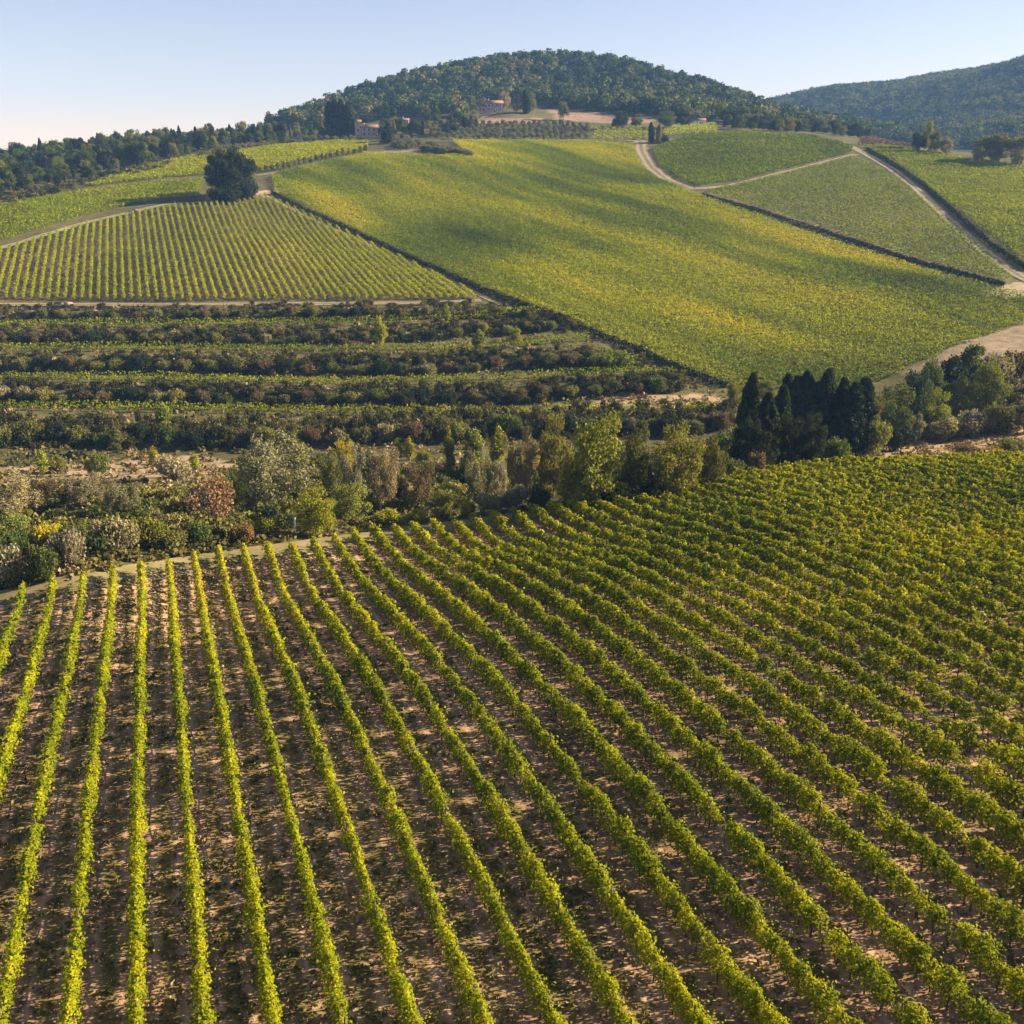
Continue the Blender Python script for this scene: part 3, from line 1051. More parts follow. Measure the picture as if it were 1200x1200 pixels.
CREEK = [
    ('willow', 16, 612, 556, 66, 'tan', 'pale tan willow at the left edge above the near vineyard'),
    ('willow', 66, 602, 562, 52, 'brown', 'dry brownish willow right of the pale tan one at the left edge'),
    ('willow', 104, 600, 560, 50, 'tan', 'dry tan bushy willow beside the dirt clearing'),
    ('willow', 147, 614, 567, 42, 'grey', 'pale grey-green willow behind the round grey bush'),
    ('bare', 255, 624, 558, 58, 'pink', 'half bare autumn tree with pinkish orange leaves'),
    ('bare', 232, 608, 570, 34, 'brown', 'thin bare tree left of the pinkish autumn tree'),
    ('willow', 325, 606, 512, 78, 'grey', 'tall feathery grey-green willow, biggest of the left creek trees'),
    ('willow', 290, 600, 548, 40, 'olive', 'small olive willow left of the tall feathery grey one'),
    ('full', 372, 628, 574, 52, 'yellow', 'bright yellow rounded tree beside the white post'),
    ('full', 413, 614, 566, 54, 'yolive', 'yellow-olive rounded tree right of the bright yellow one'),
    ('willow', 418, 594, 527, 30, 'silver', 'slim silvery willow behind the yellow-olive tree'),
    ('poplar', 436, 592, 529, 18, 'grey', 'narrow grey-green poplar between two pale willows'),
    ('willow', 453, 602, 528, 40, 'tan', 'tall pale tan willow with drooping foliage'),
    ('willow', 392, 590, 535, 36, 'olive', 'olive willow behind the bright yellow tree'),
    ('full', 405, 560, 518, 28, 'gold', 'golden rounded tree behind the silvery willow'),
    ('full', 353, 548, 517, 18, 'yellow', 'small bright yellow tree behind the tall feathery willow'),
    ('willow', 490, 596, 545, 44, 'brown', 'brownish grey bushy willow right of the tall tan one'),
    ('poplar', 527, 566, 505, 11, 'lime', 'thin lime green poplar spire, leftmost above the creek'),
    ('poplar', 556, 566, 507, 22, 'lime', 'broad lime green poplar in the middle of the creek'),
    ('poplar', 584, 560, 502, 17, 'yellow', 'slender bright yellow poplar behind the grey willows'),
    ('willow', 562, 594, 524, 30, 'grey', 'grey narrow willow in front of the broad lime poplar'),
    ('willow', 610, 586, 508, 40, 'tan', 'pale tan willow left of the large yellow-green tree'),
    ('willow', 582, 592, 540, 28, 'silver', 'small silvery willow among the creek shrubs'),
    ('full', 648, 584, 489, 42, 'yolive', 'dense yellow-olive tree behind the slender lime sapling'),
    ('full', 697, 596, 490, 84, 'lime', 'largest yellow-green tree of the creek side'),
    ('poplar', 664, 596, 540, 20, 'yellow', 'slender bright yellow sapling before the dense yellow-olive tree'),
    ('full', 744, 586, 503, 42, 'olive', 'olive green tree between the two yellow-green trees'),
    ('full', 793, 584, 502, 62, 'lime', 'rounded yellow-green tree beside the near vineyard, right of the largest one'),
    ('full', 832, 574, 514, 34, 'olive', 'dull olive tree left of the cypress stand'),
    ('full', 520, 606, 574, 34, 'yolive', 'low yellow-olive tree at the edge of the near vineyard'),
    ('shrub', 135, 648, 608, 52, 'grey', 'round grey-green bush above the vine rows'),
    ('shrub', 173, 640, 607, 36, 'lime', 'fresh lime green bush right of the round grey one'),
    ('shrub', 85, 664, 620, 46, 'silver', 'pale silvery bush above the left vine rows'),
    ('shrub', 50, 680, 641, 42, 'green', 'mid green bush below the pale silvery one'),
    ('shrub', 10, 684, 642, 44, 'silver', 'pale silvery bush at the left edge of the picture'),
    ('shrub', 22, 652, 622, 36, 'green', 'dark bush at the left edge below the tan willow'),
    ('shrub', 548, 605, 588, 24, 'gold', 'golden bush at the edge of the near vineyard'),
    ('shrub', 455, 614, 597, 34, 'yellow', 'bright yellow low bush right of the yellow-olive tree'),
    ('shrub', 487, 612, 598, 28, 'yellow', 'bright yellow low bush, second right of the yellow-olive tree'),
    ('shrub', 602, 598, 570, 36, 'oliveleaf', 'silvery green bush below the pale tan willow'),
    ('shrub', 574, 602, 576, 34, 'grey', 'grey-green bush at the near vineyard edge'),
    ('shrub', 630, 598, 572, 30, 'teal', 'bluish green shaded bush left of the slender yellow sapling'),
    ('shrub', 682, 598, 583, 20, 'rust', 'small rust red bush under the largest yellow-green tree'),
    ('shrub', 720, 592, 570, 40, 'dark', 'dark green bush right of the largest yellow-green tree'),
    ('shrub', 760, 588, 566, 34, 'dark', 'dark green bush left of the rounded yellow-green tree'),
    ('shrub', 312, 627, 605, 26, 'lime', 'lime green bush left of the white post'),
    ('shrub', 288, 636, 616, 28, 'rust', 'rust brown low bush left of the white post'),
    ('shrub', 205, 642, 622, 40, 'olive', 'olive green bush above the middle vine rows'),
    ('shrub', 232, 636, 612, 34, 'green', 'mid green bush in front of the thin bare tree'),
    ('shrub', 885, 556, 530, 26, 'brown', 'brownish bush below the cypress stand'),
    ('shrub', 898, 552, 536, 20, 'gold', 'golden bush below the cypress stand'),
    ('shrub', 858, 562, 540, 28, 'green', 'mid green bush left of the brownish one under the cypresses'),
]
for kd, u, vb, vt, w, c, lab in CREEK:
    plant_px(kd, u, vb, vt, w, c, lab)
# terraces and clearing: bright saplings
for kd, u, vb, vt, w, c, lab in [
    ('poplar', 446, 407, 374, 13, 'yellow', 'bright yellow poplar, leftmost on the scrubby terraces'),
    ('poplar', 561, 413, 388, 13, 'lime', 'lime green poplar in the middle of the scrubby terraces'),
    ('poplar', 605, 405, 385, 11, 'yellow', 'small bright yellow poplar, rightmost on the scrubby terraces'),
    ('poplar', 523, 378, 358, 10, 'lime', 'thin lime poplar in the topmost hedge'),
    ('poplar', 193, 506, 474, 15, 'lime', 'lime green poplar in the lowest terrace hedge'),
    ('shrub', 717, 431, 412, 58, 'lime', 'wide lime green bush on the terraces near the big vineyard'),
    ('poplar', 51, 556, 528, 14, 'yellow', 'yellow sapling, leftmost beside the dirt clearing'),
    ('shrub', 68, 554, 534, 20, 'yolive', 'yellow-olive bush beside the leftmost yellow sapling'),
    ('poplar', 105, 556, 538, 10, 'gold', 'small golden sapling in the middle of the dirt clearing'),
    ('shrub', 120, 556, 532, 22, 'yolive', 'yellow-olive bush right of the small golden sapling'),
    ('poplar', 181, 548, 524, 10, 'gold', 'golden sapling behind the dirt clearing'),
    ('poplar', 229, 552, 532, 10, 'yellow', 'short yellow sapling at the right end of the clearing'),
    ('shrub', 205, 562, 534, 44, 'tan', 'pale tan bush on the dirt clearing'),
    ('poplar', 138, 534, 502, 14, 'olive', 'olive sapling in front of the lowest hedge'),
    ('poplar', 480, 540, 514, 12, 'yellow', 'bright yellow sapling in front of the lowest hedge, beside a twin'),
    ('poplar', 466, 540, 515, 11, 'lime', 'lime sapling in front of the lowest hedge, beside a twin'),
    ('poplar', 410, 545, 512, 10, 'lime', 'thin lime sapling behind the silvery willow'),
    ('poplar', 400, 545, 515, 9, 'yolive', 'thin yellow-olive sapling behind the golden tree'),
    ('shrub', 497, 545, 528, 18, 'yolive', 'yellow-olive bush in front of the lowest hedge'),
    ('shrub', 520, 560, 545, 40, 'brown', 'brownish bush beside the thin lime poplar spire'),
]:
    plant_px(kd, u, vb, vt, w, c, lab)
# cypress stand
gp = 'cypresses of the dark stand'
for u, vb, vt, w, lab in [
    (875, 548, 442, 24, 'pointed blackish cypress standing apart at the left of the dark stand'),
    (897, 548, 464, 24, 'shorter blackish cypress, second from the left in the dark stand'),
    (907, 545, 456, 24, 'blackish cypress, third from the left in the dark stand'),
    (914, 540, 444, 24, 'tall blackish cypress, fourth from the left in the dark stand'),
    (925, 542, 445, 26, 'tall blackish cypress, fifth from the left in the dark stand'),
    (938, 543, 441, 26, 'tall pointed cypress in the middle of the dark stand'),
    (948, 540, 452, 24, 'blackish cypress right of the middle one in the dark stand'),
    (955, 542, 441, 22, 'tall thin cypress left of the tallest in the dark stand'),
    (962, 540, 437, 26, 'tallest cypress of the dark stand'),
    (977, 538, 447, 24, 'thin cypress right of the tallest in the dark stand'),
    (990, 540, 452, 28, 'second cypress from the right end of the dark stand'),
    (1000, 538, 447, 30, 'olive tinted cypress at the right end of the dark stand'),
]:
    plant_px('cypress', u, vb, vt, w * 1.12, 'dark' if u > 985 else 'cyp', lab, group=gp)
for kd, u, vb, vt, w, c, lab in [
    ('full', 868, 556, 492, 32, 'dark', 'dark bushy tree under the pointed cypress'),
    ('full', 888, 555, 496, 32, 'cyp', 'blackish bushy tree in front of the left cypresses'),
    ('full', 922, 550, 490, 34, 'cyp', 'blackish bushy tree in front of the middle cypresses'),
    ('full', 950, 548, 488, 34, 'cyp', 'blackish bushy tree in front of the tallest cypress'),
    ('shrub', 978, 546, 515, 30, 'green', 'mid green bush at the foot of the cypress stand'),
    ('poplar', 980, 540, 524, 8, 'lime', 'tiny lime sapling at the foot of the cypress stand'),
    ('round', 1018, 528, 468, 36, 'olive', 'olive tree right of the cypress stand'),
    ('round', 1042, 522, 452, 50, 'green', 'broad mid green tree in the grove right of the cypresses'),
    ('round', 1068, 512, 438, 46, 'teal', 'bluish green shaded tree in the right grove'),
    ('round', 1085, 496, 425, 36, 'green', 'mid green tree behind the shaded one in the right grove'),
    ('pine', 1110, 490, 422, 36, 'dark', 'dark pine in the right grove'),
    ('pine', 1133, 480, 410, 40, 'green', 'green pine, topmost of the right grove'),
    ('round', 1122, 500, 444, 40, 'yolive', 'yellow-olive tree below the dark pine'),
    ('round', 1152, 496, 428, 44, 'lime', 'yellow-green tree at the right of the grove'),
    ('round', 1092, 512, 460, 40, 'lime', 'lime green tree in the middle of the right grove'),
    ('shrub', 1165, 450, 418, 52, 'tan', 'dry tan bush below the bare slope'),
    ('shrub', 1195, 440, 412, 40, 'brown', 'brown bush at the right edge below the bare slope'),
    ('shrub', 1168, 508, 474, 34, 'olive', 'rounded olive bush at the end of the grey hedge'),
    ('poplar', 1073, 520, 486, 14, 'grey', 'slim grey-green sapling beside the brown clearing'),
    ('shrub', 1100, 516, 490, 46, 'grey', 'grey-green hedge bush above the brown clearing'),
    ('shrub', 1130, 512, 484, 46, 'silver', 'pale hedge bush above the brown clearing'),
    ('shrub', 1150, 508, 482, 40, 'grey', 'grey-green hedge bush left of the rounded olive one'),
    ('shrub', 1020, 536, 494, 40, 'olive', 'olive bush between the cypresses and the brown clearing'),
    ('shrub', 1048, 528, 498, 40, 'dark', 'dark bush under the broad mid green tree'),
    ('round', 1200, 506, 474, 40, 'olive', 'olive tree cut by the right edge of the picture'),
    ('shrub', 1185, 530, 516, 40, 'yolive', 'yellow-olive low bush on the brown clearing'),
    ('shrub', 1130, 532, 522, 36, 'rust', 'rust low bush on the brown clearing'),
    ('round', 862, 478, 450, 26, 'lime', 'small lime tree at the lower corner of the big vineyard'),
    ('round', 896, 470, 446, 26, 'yolive', 'yellow-olive tree behind the left cypresses'),
    # hilltop clump
    ('full', 257, 234, 187, 36, 'dark', 'dark tree at the left of the hilltop clump'),
    ('full', 262, 235, 184, 28, 'dark', 'dark bushy tree, second from the left in the hilltop clump'),
    ('full', 272, 234, 180, 36, 'dark', 'tallest dark tree of the hilltop clump'),
    ('full', 278, 235, 187, 34, 'dark', 'broad dark tree in the middle of the hilltop clump'),
    ('full', 290, 231, 187, 38, 'dark', 'rounded dark tree at the right of the hilltop clump'),
    ('full', 283, 230, 187, 28, 'dark', 'dark tree at the back of the hilltop clump'),
    ('shrub', 256, 237, 222, 26, 'dark', 'dark bush at the left foot of the hilltop clump'),
    ('shrub', 272, 238, 223, 28, 'dark', 'dark bush at the middle foot of the hilltop clump'),
    ('shrub', 289, 234, 216, 28, 'dark', 'dark bush at the right foot of the hilltop clump'),
    # right skyline
    ('round', 1084, 178, 146, 16, 'yolive', 'pale yellow tree on the right brow'),
    ('round', 1075, 180, 158, 18, 'dark', 'dark tree left of the pale yellow one on the right brow'),
    ('round', 1094, 180, 157, 18, 'olive', 'olive tree right of the pale yellow one on the right brow'),
    ('round', 1107, 182, 164, 18, 'grey', 'grey-green tree at the end of the right brow group'),
    ('round', 1150, 190, 163, 28, 'olive', 'dark olive tree, left one before the right hill'),
    ('round', 1170, 192, 161, 34, 'olive', 'broad olive tree before the right hill'),
    ('round', 1195, 196, 161, 34, 'yolive', 'yellow-olive tree at the right edge before the far hill'),
    # around the top of the track
    ('cypress', 763, 167, 146, 7, 'cyp', 'dark cypress at the left of the upper track end'),
    ('cypress', 772, 168, 148, 7, 'grey', 'pale cypress at the upper track end'),
    ('shrub', 778, 167, 158, 14, 'dark', 'dark bush at the upper track end'),
]:
    plant_px(kd, u, vb, vt, w, c, lab)

# shrubs of the terrace hedges: the biggest are things of their own, the rest one mass of scrub
BANDS = [(BLINES[0], 'topmost terrace hedge under the striped vineyard', 19), (BLINES[1], 'second terrace hedge from the top', 21), (BLINES[2], 'middle terrace hedge', 24),
         (BLINES[3], 'fourth terrace hedge from the top', 25), (BLINES[4], 'lowest terrace hedge above the creek', 33)]
PAL = ['olive', 'olive', 'yolive', 'brown', 'green', 'dark', 'olive', 'brown', 'grey', 'dark', 'olive', 'green', 'brown', 'yolive']
lowshrub = []
for v in KINDS['shrub']:
    k = rng.choice(len(v[2]), 260, replace=False)
    c = v[2][k].mean(1, keepdims=True)
    lowshrub.append((c + (v[2][k] - c) * 1.9, v[3][k]))
SQ, SL = [], []
M_bush = foliage_mat('bush_leaves', [(0, (.022, .032, .012)), (.3, (.06, .075, .02)), (.6, (.14, .14, .03)), (.85, (.26, .22, .05)), (1, (.26, .2, .11))], .22, False)
BQ, BL = [], []


def mass_shrub(p, H, W, tone, SQ=SQ, SL=SL):
    Q, l = lowshrub[rng.integers(len(lowshrub))]
    a = rng.random() * 6.28
    w_ = W / 1.25
    SQ.append(np.stack([(Q[..., 0] * math.cos(a) - Q[..., 1] * math.sin(a)) * w_, (Q[..., 0] * math.sin(a) + Q[..., 1] * math.cos(a)) * w_, Q[..., 2] * H], -1) + p)
    SL.append(np.clip(tone + (l - .5) * .5, 0, 1))


for pts, where, hp in BANDS:
    f = fine([(max(a, -10), b) for a, b in pts], False, 1)
    x = f[0, 0] + rng.random() * 10
    while x < f[-1, 0]:
        vb = np.interp(x, f[:, 0], f[:, 1]) - rng.uniform(0, .25) * hp
        c = PAL[rng.integers(len(PAL))]
        hh = hp * rng.uniform(.4, .72)
        plant_px('shrub', x, vb, vb - hh, hh * rng.uniform(1.1, 1.7), c, '%s shrub of the %s' % (CWORD[c], where), group='shrubs of the terrace hedges')
        x += rng.uniform(20, 36)
    m = int((f[-1, 0] - f[0, 0]) / 1.5)
    us = rng.uniform(f[0, 0], f[-1, 0], m)
    vs = np.interp(us, f[:, 0], f[:, 1]) + (rng.uniform(-.95, .05, m)) * hp
    for p, u in zip(hit(us, vs), us):
        mass_shrub(p, rng.uniform(.9, 2.5) * hp / 24, rng.uniform(1.4, 3.2), np.clip(.14 + .36 * (vnoise(p[0], p[1], 16, 91) - .4) + rng.normal(0, .14), 0, .8))

# filler shrubs along the creek
for i in range(420):
    u = rng.uniform(-10, 870)
    lo = np.interp(u, [0, 200, 437, 600, 700, 850], [668, 640, 606, 588, 578, 552])
    hi = np.interp(u, [0, 240, 500, 870], [588, 575, 552, 528])
    vb = rng.uniform(hi, lo)
    h = rng.uniform(14, 30)
    if i < 40:
        c = ['olive', 'green', 'dark', 'yolive', 'gold', 'olive', 'yolive', 'green', 'tan'][rng.integers(9)]
        plant_px('shrub', u, vb, vb - h, h * rng.uniform(1.1, 1.6), c, '%s shrub in the undergrowth along the creek' % CWORD[c], group='undergrowth shrubs along the creek')
    else:
        p = hit(u, vb)[0]
        mass_shrub(p, rng.uniform(1.2, 2.8), rng.uniform(2, 4), np.clip(.42 + .5 * (vnoise(p[0], p[1], 14, 92) - .4) + rng.normal(0, .17), 0, .95), BQ, BL)
for i in range(90):
    u = rng.uniform(985, 1210)
    vb = np.interp(u, [985, 1060, 1130, 1210], [535, 515, 498, 470]) + rng.uniform(-45, 2)
    mass_shrub(hit(u, vb)[0], rng.uniform(1.5, 3.2), rng.uniform(2.5, 4.5), np.clip(.25 + rng.normal(0, .14), 0, .8))
for i in range(120):
    u = rng.uniform(-10, 205)
    p = hit(u, np.interp(u, [0, 60, 100, 170, 205], [240, 226, 216, 201, 193]) + rng.uniform(-6, 4))[0]
    mass_shrub(p, rng.uniform(1.5, 3.5), rng.uniform(2.5, 5), np.clip(.3 + rng.normal(0, .2), 0, .9))
tag(link('bushes', soup('bush_mass', np.concatenate(BQ), np.concatenate(BL), M_bush)), 'mixed green and golden bushes filling the creek side', 'bushes', kind='stuff')
tag(link('scrub', soup('scrub_mass', np.concatenate(SQ), np.concatenate(SL), M_scrub)), 'tangled scrub filling the terrace hedges', 'scrub', kind='stuff')


M_shade_strip = foliage_mat('shade_strip_leaves', [(0, (.02, .027, .01)), (1, (.07, .075, .022))], .05, False)  # near-black, so the leaf strips read as shadow cast by the vines


def hedge(pts, hgt_, wid_, tone, label):  # leafy strip added on a field edge; its dark colour is vine shadow
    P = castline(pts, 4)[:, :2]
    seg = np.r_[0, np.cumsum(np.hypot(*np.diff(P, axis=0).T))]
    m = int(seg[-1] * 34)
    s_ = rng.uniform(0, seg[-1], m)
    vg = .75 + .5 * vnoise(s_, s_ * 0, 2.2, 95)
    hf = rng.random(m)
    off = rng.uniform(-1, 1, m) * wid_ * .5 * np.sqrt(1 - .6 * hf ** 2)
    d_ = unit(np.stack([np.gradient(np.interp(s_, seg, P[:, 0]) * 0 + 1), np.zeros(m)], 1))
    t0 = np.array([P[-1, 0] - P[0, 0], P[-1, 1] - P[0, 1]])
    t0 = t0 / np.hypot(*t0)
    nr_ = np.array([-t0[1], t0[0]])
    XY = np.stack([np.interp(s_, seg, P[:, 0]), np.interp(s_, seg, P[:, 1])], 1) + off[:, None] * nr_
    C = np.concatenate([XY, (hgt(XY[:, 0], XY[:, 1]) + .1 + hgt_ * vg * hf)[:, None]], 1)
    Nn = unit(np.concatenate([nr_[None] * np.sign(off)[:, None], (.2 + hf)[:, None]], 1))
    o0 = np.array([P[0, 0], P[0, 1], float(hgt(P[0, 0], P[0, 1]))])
    o = link('hedge', soup('shade_strip_leaves', leaves(C - o0, .5, Nn, .55), np.clip(.4 + rng.normal(0, .2, m), 0, 1), M_shade_strip))
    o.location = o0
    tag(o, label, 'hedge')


hedge([(318, 227), (352, 245), (422, 277), (500, 313), (570, 344), (640, 370), (720, 403), (800, 437), (850, 455)], 1.7, 1.3, .12, 'added dark leaf strip for the vine shadow between the striped vineyard and the big hill vineyard')  # added shadow bands along three field edges, where no planting stands
hedge([(822, 230), (880, 246), (960, 272), (1080, 311), (1176, 336)], 1.5, 1.4, .1, 'added dark leaf strip for the vine shadow under the pale vineyard between the tracks')
hedge([(1016, 176), (1056, 200), (1084, 220), (1120, 252), (1160, 288), (1204, 318)], 1.7, 1.3, .12, 'added dark leaf strip for the vine shadow along the right side of the long dirt track')

# woods on the left ridge
GL = 'trees of the left ridge wood'
fl = fine([(-20, 246), (0, 240), (60, 226), (100, 216), (170, 201), (200, 193), (260, 181), (330, 171), (420, 165)], False, 1)
fh = fine([(-20, 192), (0, 190), (100, 178), (200, 170), (300, 163), (420, 160)], False, 1)
for i in range(230):
    u = rng.uniform(-20, 330) if i > 20 else rng.uniform(-20, 120)
    lo, hi = np.interp(u, fl[:, 0], fl[:, 1]), np.interp(u, fh[:, 0], fh[:, 1])
    w = rng.random() ** 1.3
    vb = hi + (lo - 2 - hi) * w
    p = hit(u, vb)[0]
    if inside(POLY['upperleft'], p[:1], p[1:2])[0] or inside(POLY['leftfield'], p[:1], p[1:2])[0]:
        continue
    q = rng.random()
    kd = 'cypress' if (q < .3 and w < .5) else ('pine' if q < .45 else 'round')
    c = ['dark', 'dark', 'green', 'green', 'olive', 'teal', 'yolive'][rng.integers(7)] if kd != 'cypress' else 'dark'
    H = rng.uniform(7.5, 13) * (1 if w < .8 else .75)
    W = H * {'cypress': .26, 'pine': .6, 'round': .8}[kd] * rng.uniform(.85, 1.15)
    far = 'at the back' if w < .33 else ('in the middle' if w < .7 else 'at the front')
    plant(kd, p, H, W, c, '%s %s %s of the left ridge wood' % (CWORD[c], {'cypress': 'cypress', 'pine': 'pine', 'round': 'rounded tree'}[kd], far), group=GL, parts=w > .6)
# hedge of small trees above the upper-left vineyard
x = 235
while x < 420:
    vb = np.interp(x, fl[:, 0], fl[:, 1]) - .5
    c = ['grey', 'oliveleaf', 'olive'][rng.integers(3)]
    plant_px('full', x, vb, vb - rng.uniform(6, 9), rng.uniform(9, 13), c, '%s small tree in the line above the upper-left vineyard' % CWORD[c], group='line of small trees above the upper-left vineyard', parts=False, name='small_tree', cat='tree')
    x += rng.uniform(7, 11)
# row of young trees along the pale track
x = 305
while x < 430:
    vb = np.interp(x, [300, 340, 400, 450], [203, 197, 183, 176])
    plant_px('round', x, vb, vb - rng.uniform(6, 9), rng.uniform(5, 7), 'olive', 'young roadside tree in the line along the pale upper track', group='young trees along the pale upper track', parts=False, name='young_tree')
    x += rng.uniform(5, 7.5)
# tree groups around the farmhouse and below the hill
for i in range(95):
    u = rng.uniform(330, 560)
    vb = rng.uniform(150, 162) if u < 500 else rng.uniform(140, 158)
    if 418 < u < 448 and vb > 152:
        continue
    c = ['dark', 'green', 'olive', 'grey', 'teal', 'yolive'][rng.integers(6)]
    kd = ['round', 'round', 'cypress', 'pine', 'round'][rng.integers(5)]
    H = rng.uniform(5.5, 9.5)
    p = hit(u, vb)[0]
    plant(kd, p, H * (1.2 if kd == 'cypress' else 1), H * {'cypress': .3, 'pine': .65, 'round': .9}[kd], c, '%s %s among the trees around the farmhouse' % (CWORD[c], {'cypress': 'cypress', 'pine': 'pine', 'round': 'rounded tree'}[kd]), group='trees around the farmhouse', parts=False)
for u, vb, vt, w, lab in [(388, 160, 124, 12, 'leftmost dark cypress beside the farmhouse'), (395, 160, 121, 13, 'tallest dark cypress beside the farmhouse'), (402, 160, 122, 13, 'dark cypress right of the tallest beside the farmhouse'),
                          (410, 160, 125, 12, 'rightmost dark cypress beside the farmhouse tower'), (454, 168, 147, 12, 'dark cypress right of the farmhouse'), (541, 141, 128, 6, 'lone small cypress left of the villa drive'), (616, 133, 108, 8, 'dark cypress right of the villa')]:
    plant_px('cypress', u, vb, vt, w, 'cyp', lab)
# olive grove
GO = 'olive trees of the grove below the meadow'
for vrow in (147.5, 150.5, 153.5, 156.5, 159.5, 162):
    u = 506 + rng.random() * 6
    while u < 692:
        vb = vrow + rng.normal(0, .5)
        if not (u > 640 and vb < 144 + (u - 640) * .1):
            h = rng.uniform(4.5, 6.5)
            plant_px('round', u, vb, vb - h, h * 1.25, 'oliveleaf', 'small silvery olive tree of the grove below the pink meadow', group=GO, parts=False, name='olive_tree')
        u += rng.uniform(5.5, 9)
for i in range(85):
    u = rng.uniform(448, 552)
    vb = np.interp(u, [448, 552], [172, 186]) - rng.uniform(0, 12) * np.interp(u, [448, 552], [1, .15])
    h = rng.uniform(5.5, 8.5)
    plant_px('round', u, vb, vb - h, h * 1.45, 'oliveleaf', 'small silvery olive tree in the grove on the bank under the farmhouse', group='olive trees on the bank under the farmhouse', parts=False, name='olive_tree')
# scattered trees at the foot of the hill
for u, vb, vt, w, kd, c, lab in [(660, 141, 122, 14, 'round', 'olive', 'lone olive tree on the pink meadow'), (727, 151, 134, 20, 'round', 'dark', 'dark rounded tree at the lower edge of the pink meadow'),
                                 (745, 149, 135, 16, 'round', 'green', 'mid green tree right of the dark one on the meadow edge'), (781, 150, 133, 24, 'round', 'green', 'broad green tree at the right end of the meadow'),
                                 (800, 149, 131, 22, 'round', 'dark', 'dark broad tree left of the pale shed'), (722, 150, 139, 12, 'shrub', 'dark', 'dark bush at the lower edge of the pink meadow'),
                                 (606, 132, 116, 14, 'round', 'yolive', 'yellow-olive tree right of the villa'), (592, 128, 110, 16, 'round', 'tan', 'tan tree hiding the right end of the villa'), (623, 133, 112, 12, 'round', 'yolive', 'tall yellow-olive tree right of the villa cypress'),
                                 (553, 131, 114, 14, 'round', 'olive', 'olive tree left of the villa')]:
    plant_px(kd, u, vb, vt, w, c, lab)

# ------------------------------------------------------------------ forests on the hills (far-off woods)
low = []
for i in range(8):
    lb = [(0, 0, .52, .27, .30)]
    for q in range(9):
        a = rng.random() * 6.28
        z = rng.uniform(.3, .86)
        w_ = .26 * math.sqrt(max(.05, 1 - ((z - .5) / .46) ** 2))
        lb.append((math.cos(a) * w_, math.sin(a) * w_, z, rng.uniform(.11, .17), rng.uniform(.1, .15)))
    Q, l = lobes_crown(lb, 230, .105, .4, .78)
    low.append((Q, l, .85))


def forest(name, XY, Hm, label, keep=1.0, tint=0.0, mat=M_forest):
    Z = hgt(XY[:, 0], XY[:, 1])
    QQ, LL = [], []
    for (x, y), z, H in zip(XY, Z, Hm):
        Q, l, nw = low[rng.integers(len(low))]
        if keep < 1:
            k = rng.choice(len(Q), int(len(Q) * keep), replace=False)
            Q, l = Q[k], l[k]
        a = rng.random() * 6.28
        ca_, sa = math.cos(a), math.sin(a)
        W = H * rng.uniform(.8, 1.3)
        q = np.stack([(Q[..., 0] * ca_ - Q[..., 1] * sa) * W, (Q[..., 0] * sa + Q[..., 1] * ca_) * W, (Q[..., 2] - .12) * H], -1) + [x, y, z]
        QQ.append(q)
        base_t = np.clip(.46 + rng.normal(0, .27) + tint + .25 * (vnoise(x, y, 60, 9) - .5) * 2, .05, .95)
        if rng.random() < .03:
            base_t = .95
        LL.append(np.clip(base_t + (l - .5) * .5, 0, 1))
    o = link(name, soup(name, np.concatenate(QQ), np.concatenate(LL), mat))
    return tag(o, label, 'forest', kind='stuff')


def scatter(n_, umin, umax, dmin, dmax, test):
    u = rng.uniform(umin, umax, n_)
    d = np.sqrt(rng.uniform(dmin ** 2, dmax ** 2, n_))
    X = (u - 600) / 1200 * d
    Y = d * CT * 1.05
    Z = hgt(X, Y)
    dep = Y * CT - Z * ST
    uu = 600 + 1200 * X / dep
    vv = 600 - 1200 * (Y * ST + Z * CT) / dep
    k = test(uu, vv, dep)
    return np.stack([X[k], Y[k]], 1)


def t_hill(u, v, d):
    edge = np.interp(u, [300, 400, 470, 540, 565, 600, 640, 665, 720, 790, 850, 920, 1000], [152, 146, 139, 136, 126, 122, 123, 129, 133, 140, 147, 151, 156])
    return (v < edge) & (d > 760) & (d < 1330) & (u > 270) & (u < 1010)


XY = scatter(5200, 250, 1010, 800, 1420, t_hill)
print('hill trees', len(XY))
order = np.argsort(-XY[:, 1])
forest('forest', XY, rng.uniform(9, 18, len(XY)) * .95, 'thick wood covering the rounded hill behind the vineyards', 1.0)


def t_left(u, v, d):
    top = np.interp(u, [-40, 100, 200, 320], [191, 178, 169, 160])
    bot = np.interp(u, [-40, 0, 60, 100, 170, 200, 260, 320], [225, 222, 205, 196, 184, 179, 170, 163])
    return (u > -60) & (u < 330) & (v < bot) & (v > top - 3) & (d > 480)


XY = scatter(6000, -60, 330, 480, 900, t_left)[:260]
print('left wood', len(XY))
forest('forest', XY, rng.uniform(6, 10.5, len(XY)), 'dense mixed wood filling the left skyline ridge', 1.0, -.08)


def t_tongue(u, v, d):
    top = np.interp(u, [840, 900, 950, 1008], [140, 146, 150, 158])
    bot = np.interp(u, [840, 880, 950, 1008], [150, 154, 156, 163])
    return (v > top) & (v < bot) & (d < 800)


XY = scatter(9000, 830, 1010, 600, 900, t_tongue)[:90]
GT = 'trees of the hedge-like wood on the right skyline'
for x, y in XY:
    c = ['dark', 'dark', 'green', 'teal', 'olive'][rng.integers(5)]
    H = rng.uniform(6.5, 10)
    plant('round', (x, y, hgt(x, y)), H, H * .95, c, '%s rounded tree in the low wood on the right skyline' % CWORD[c], group=GT, parts=False)


def t_right(u, v, d):
    return (u > 860) & (u < 1290) & (d > 980)


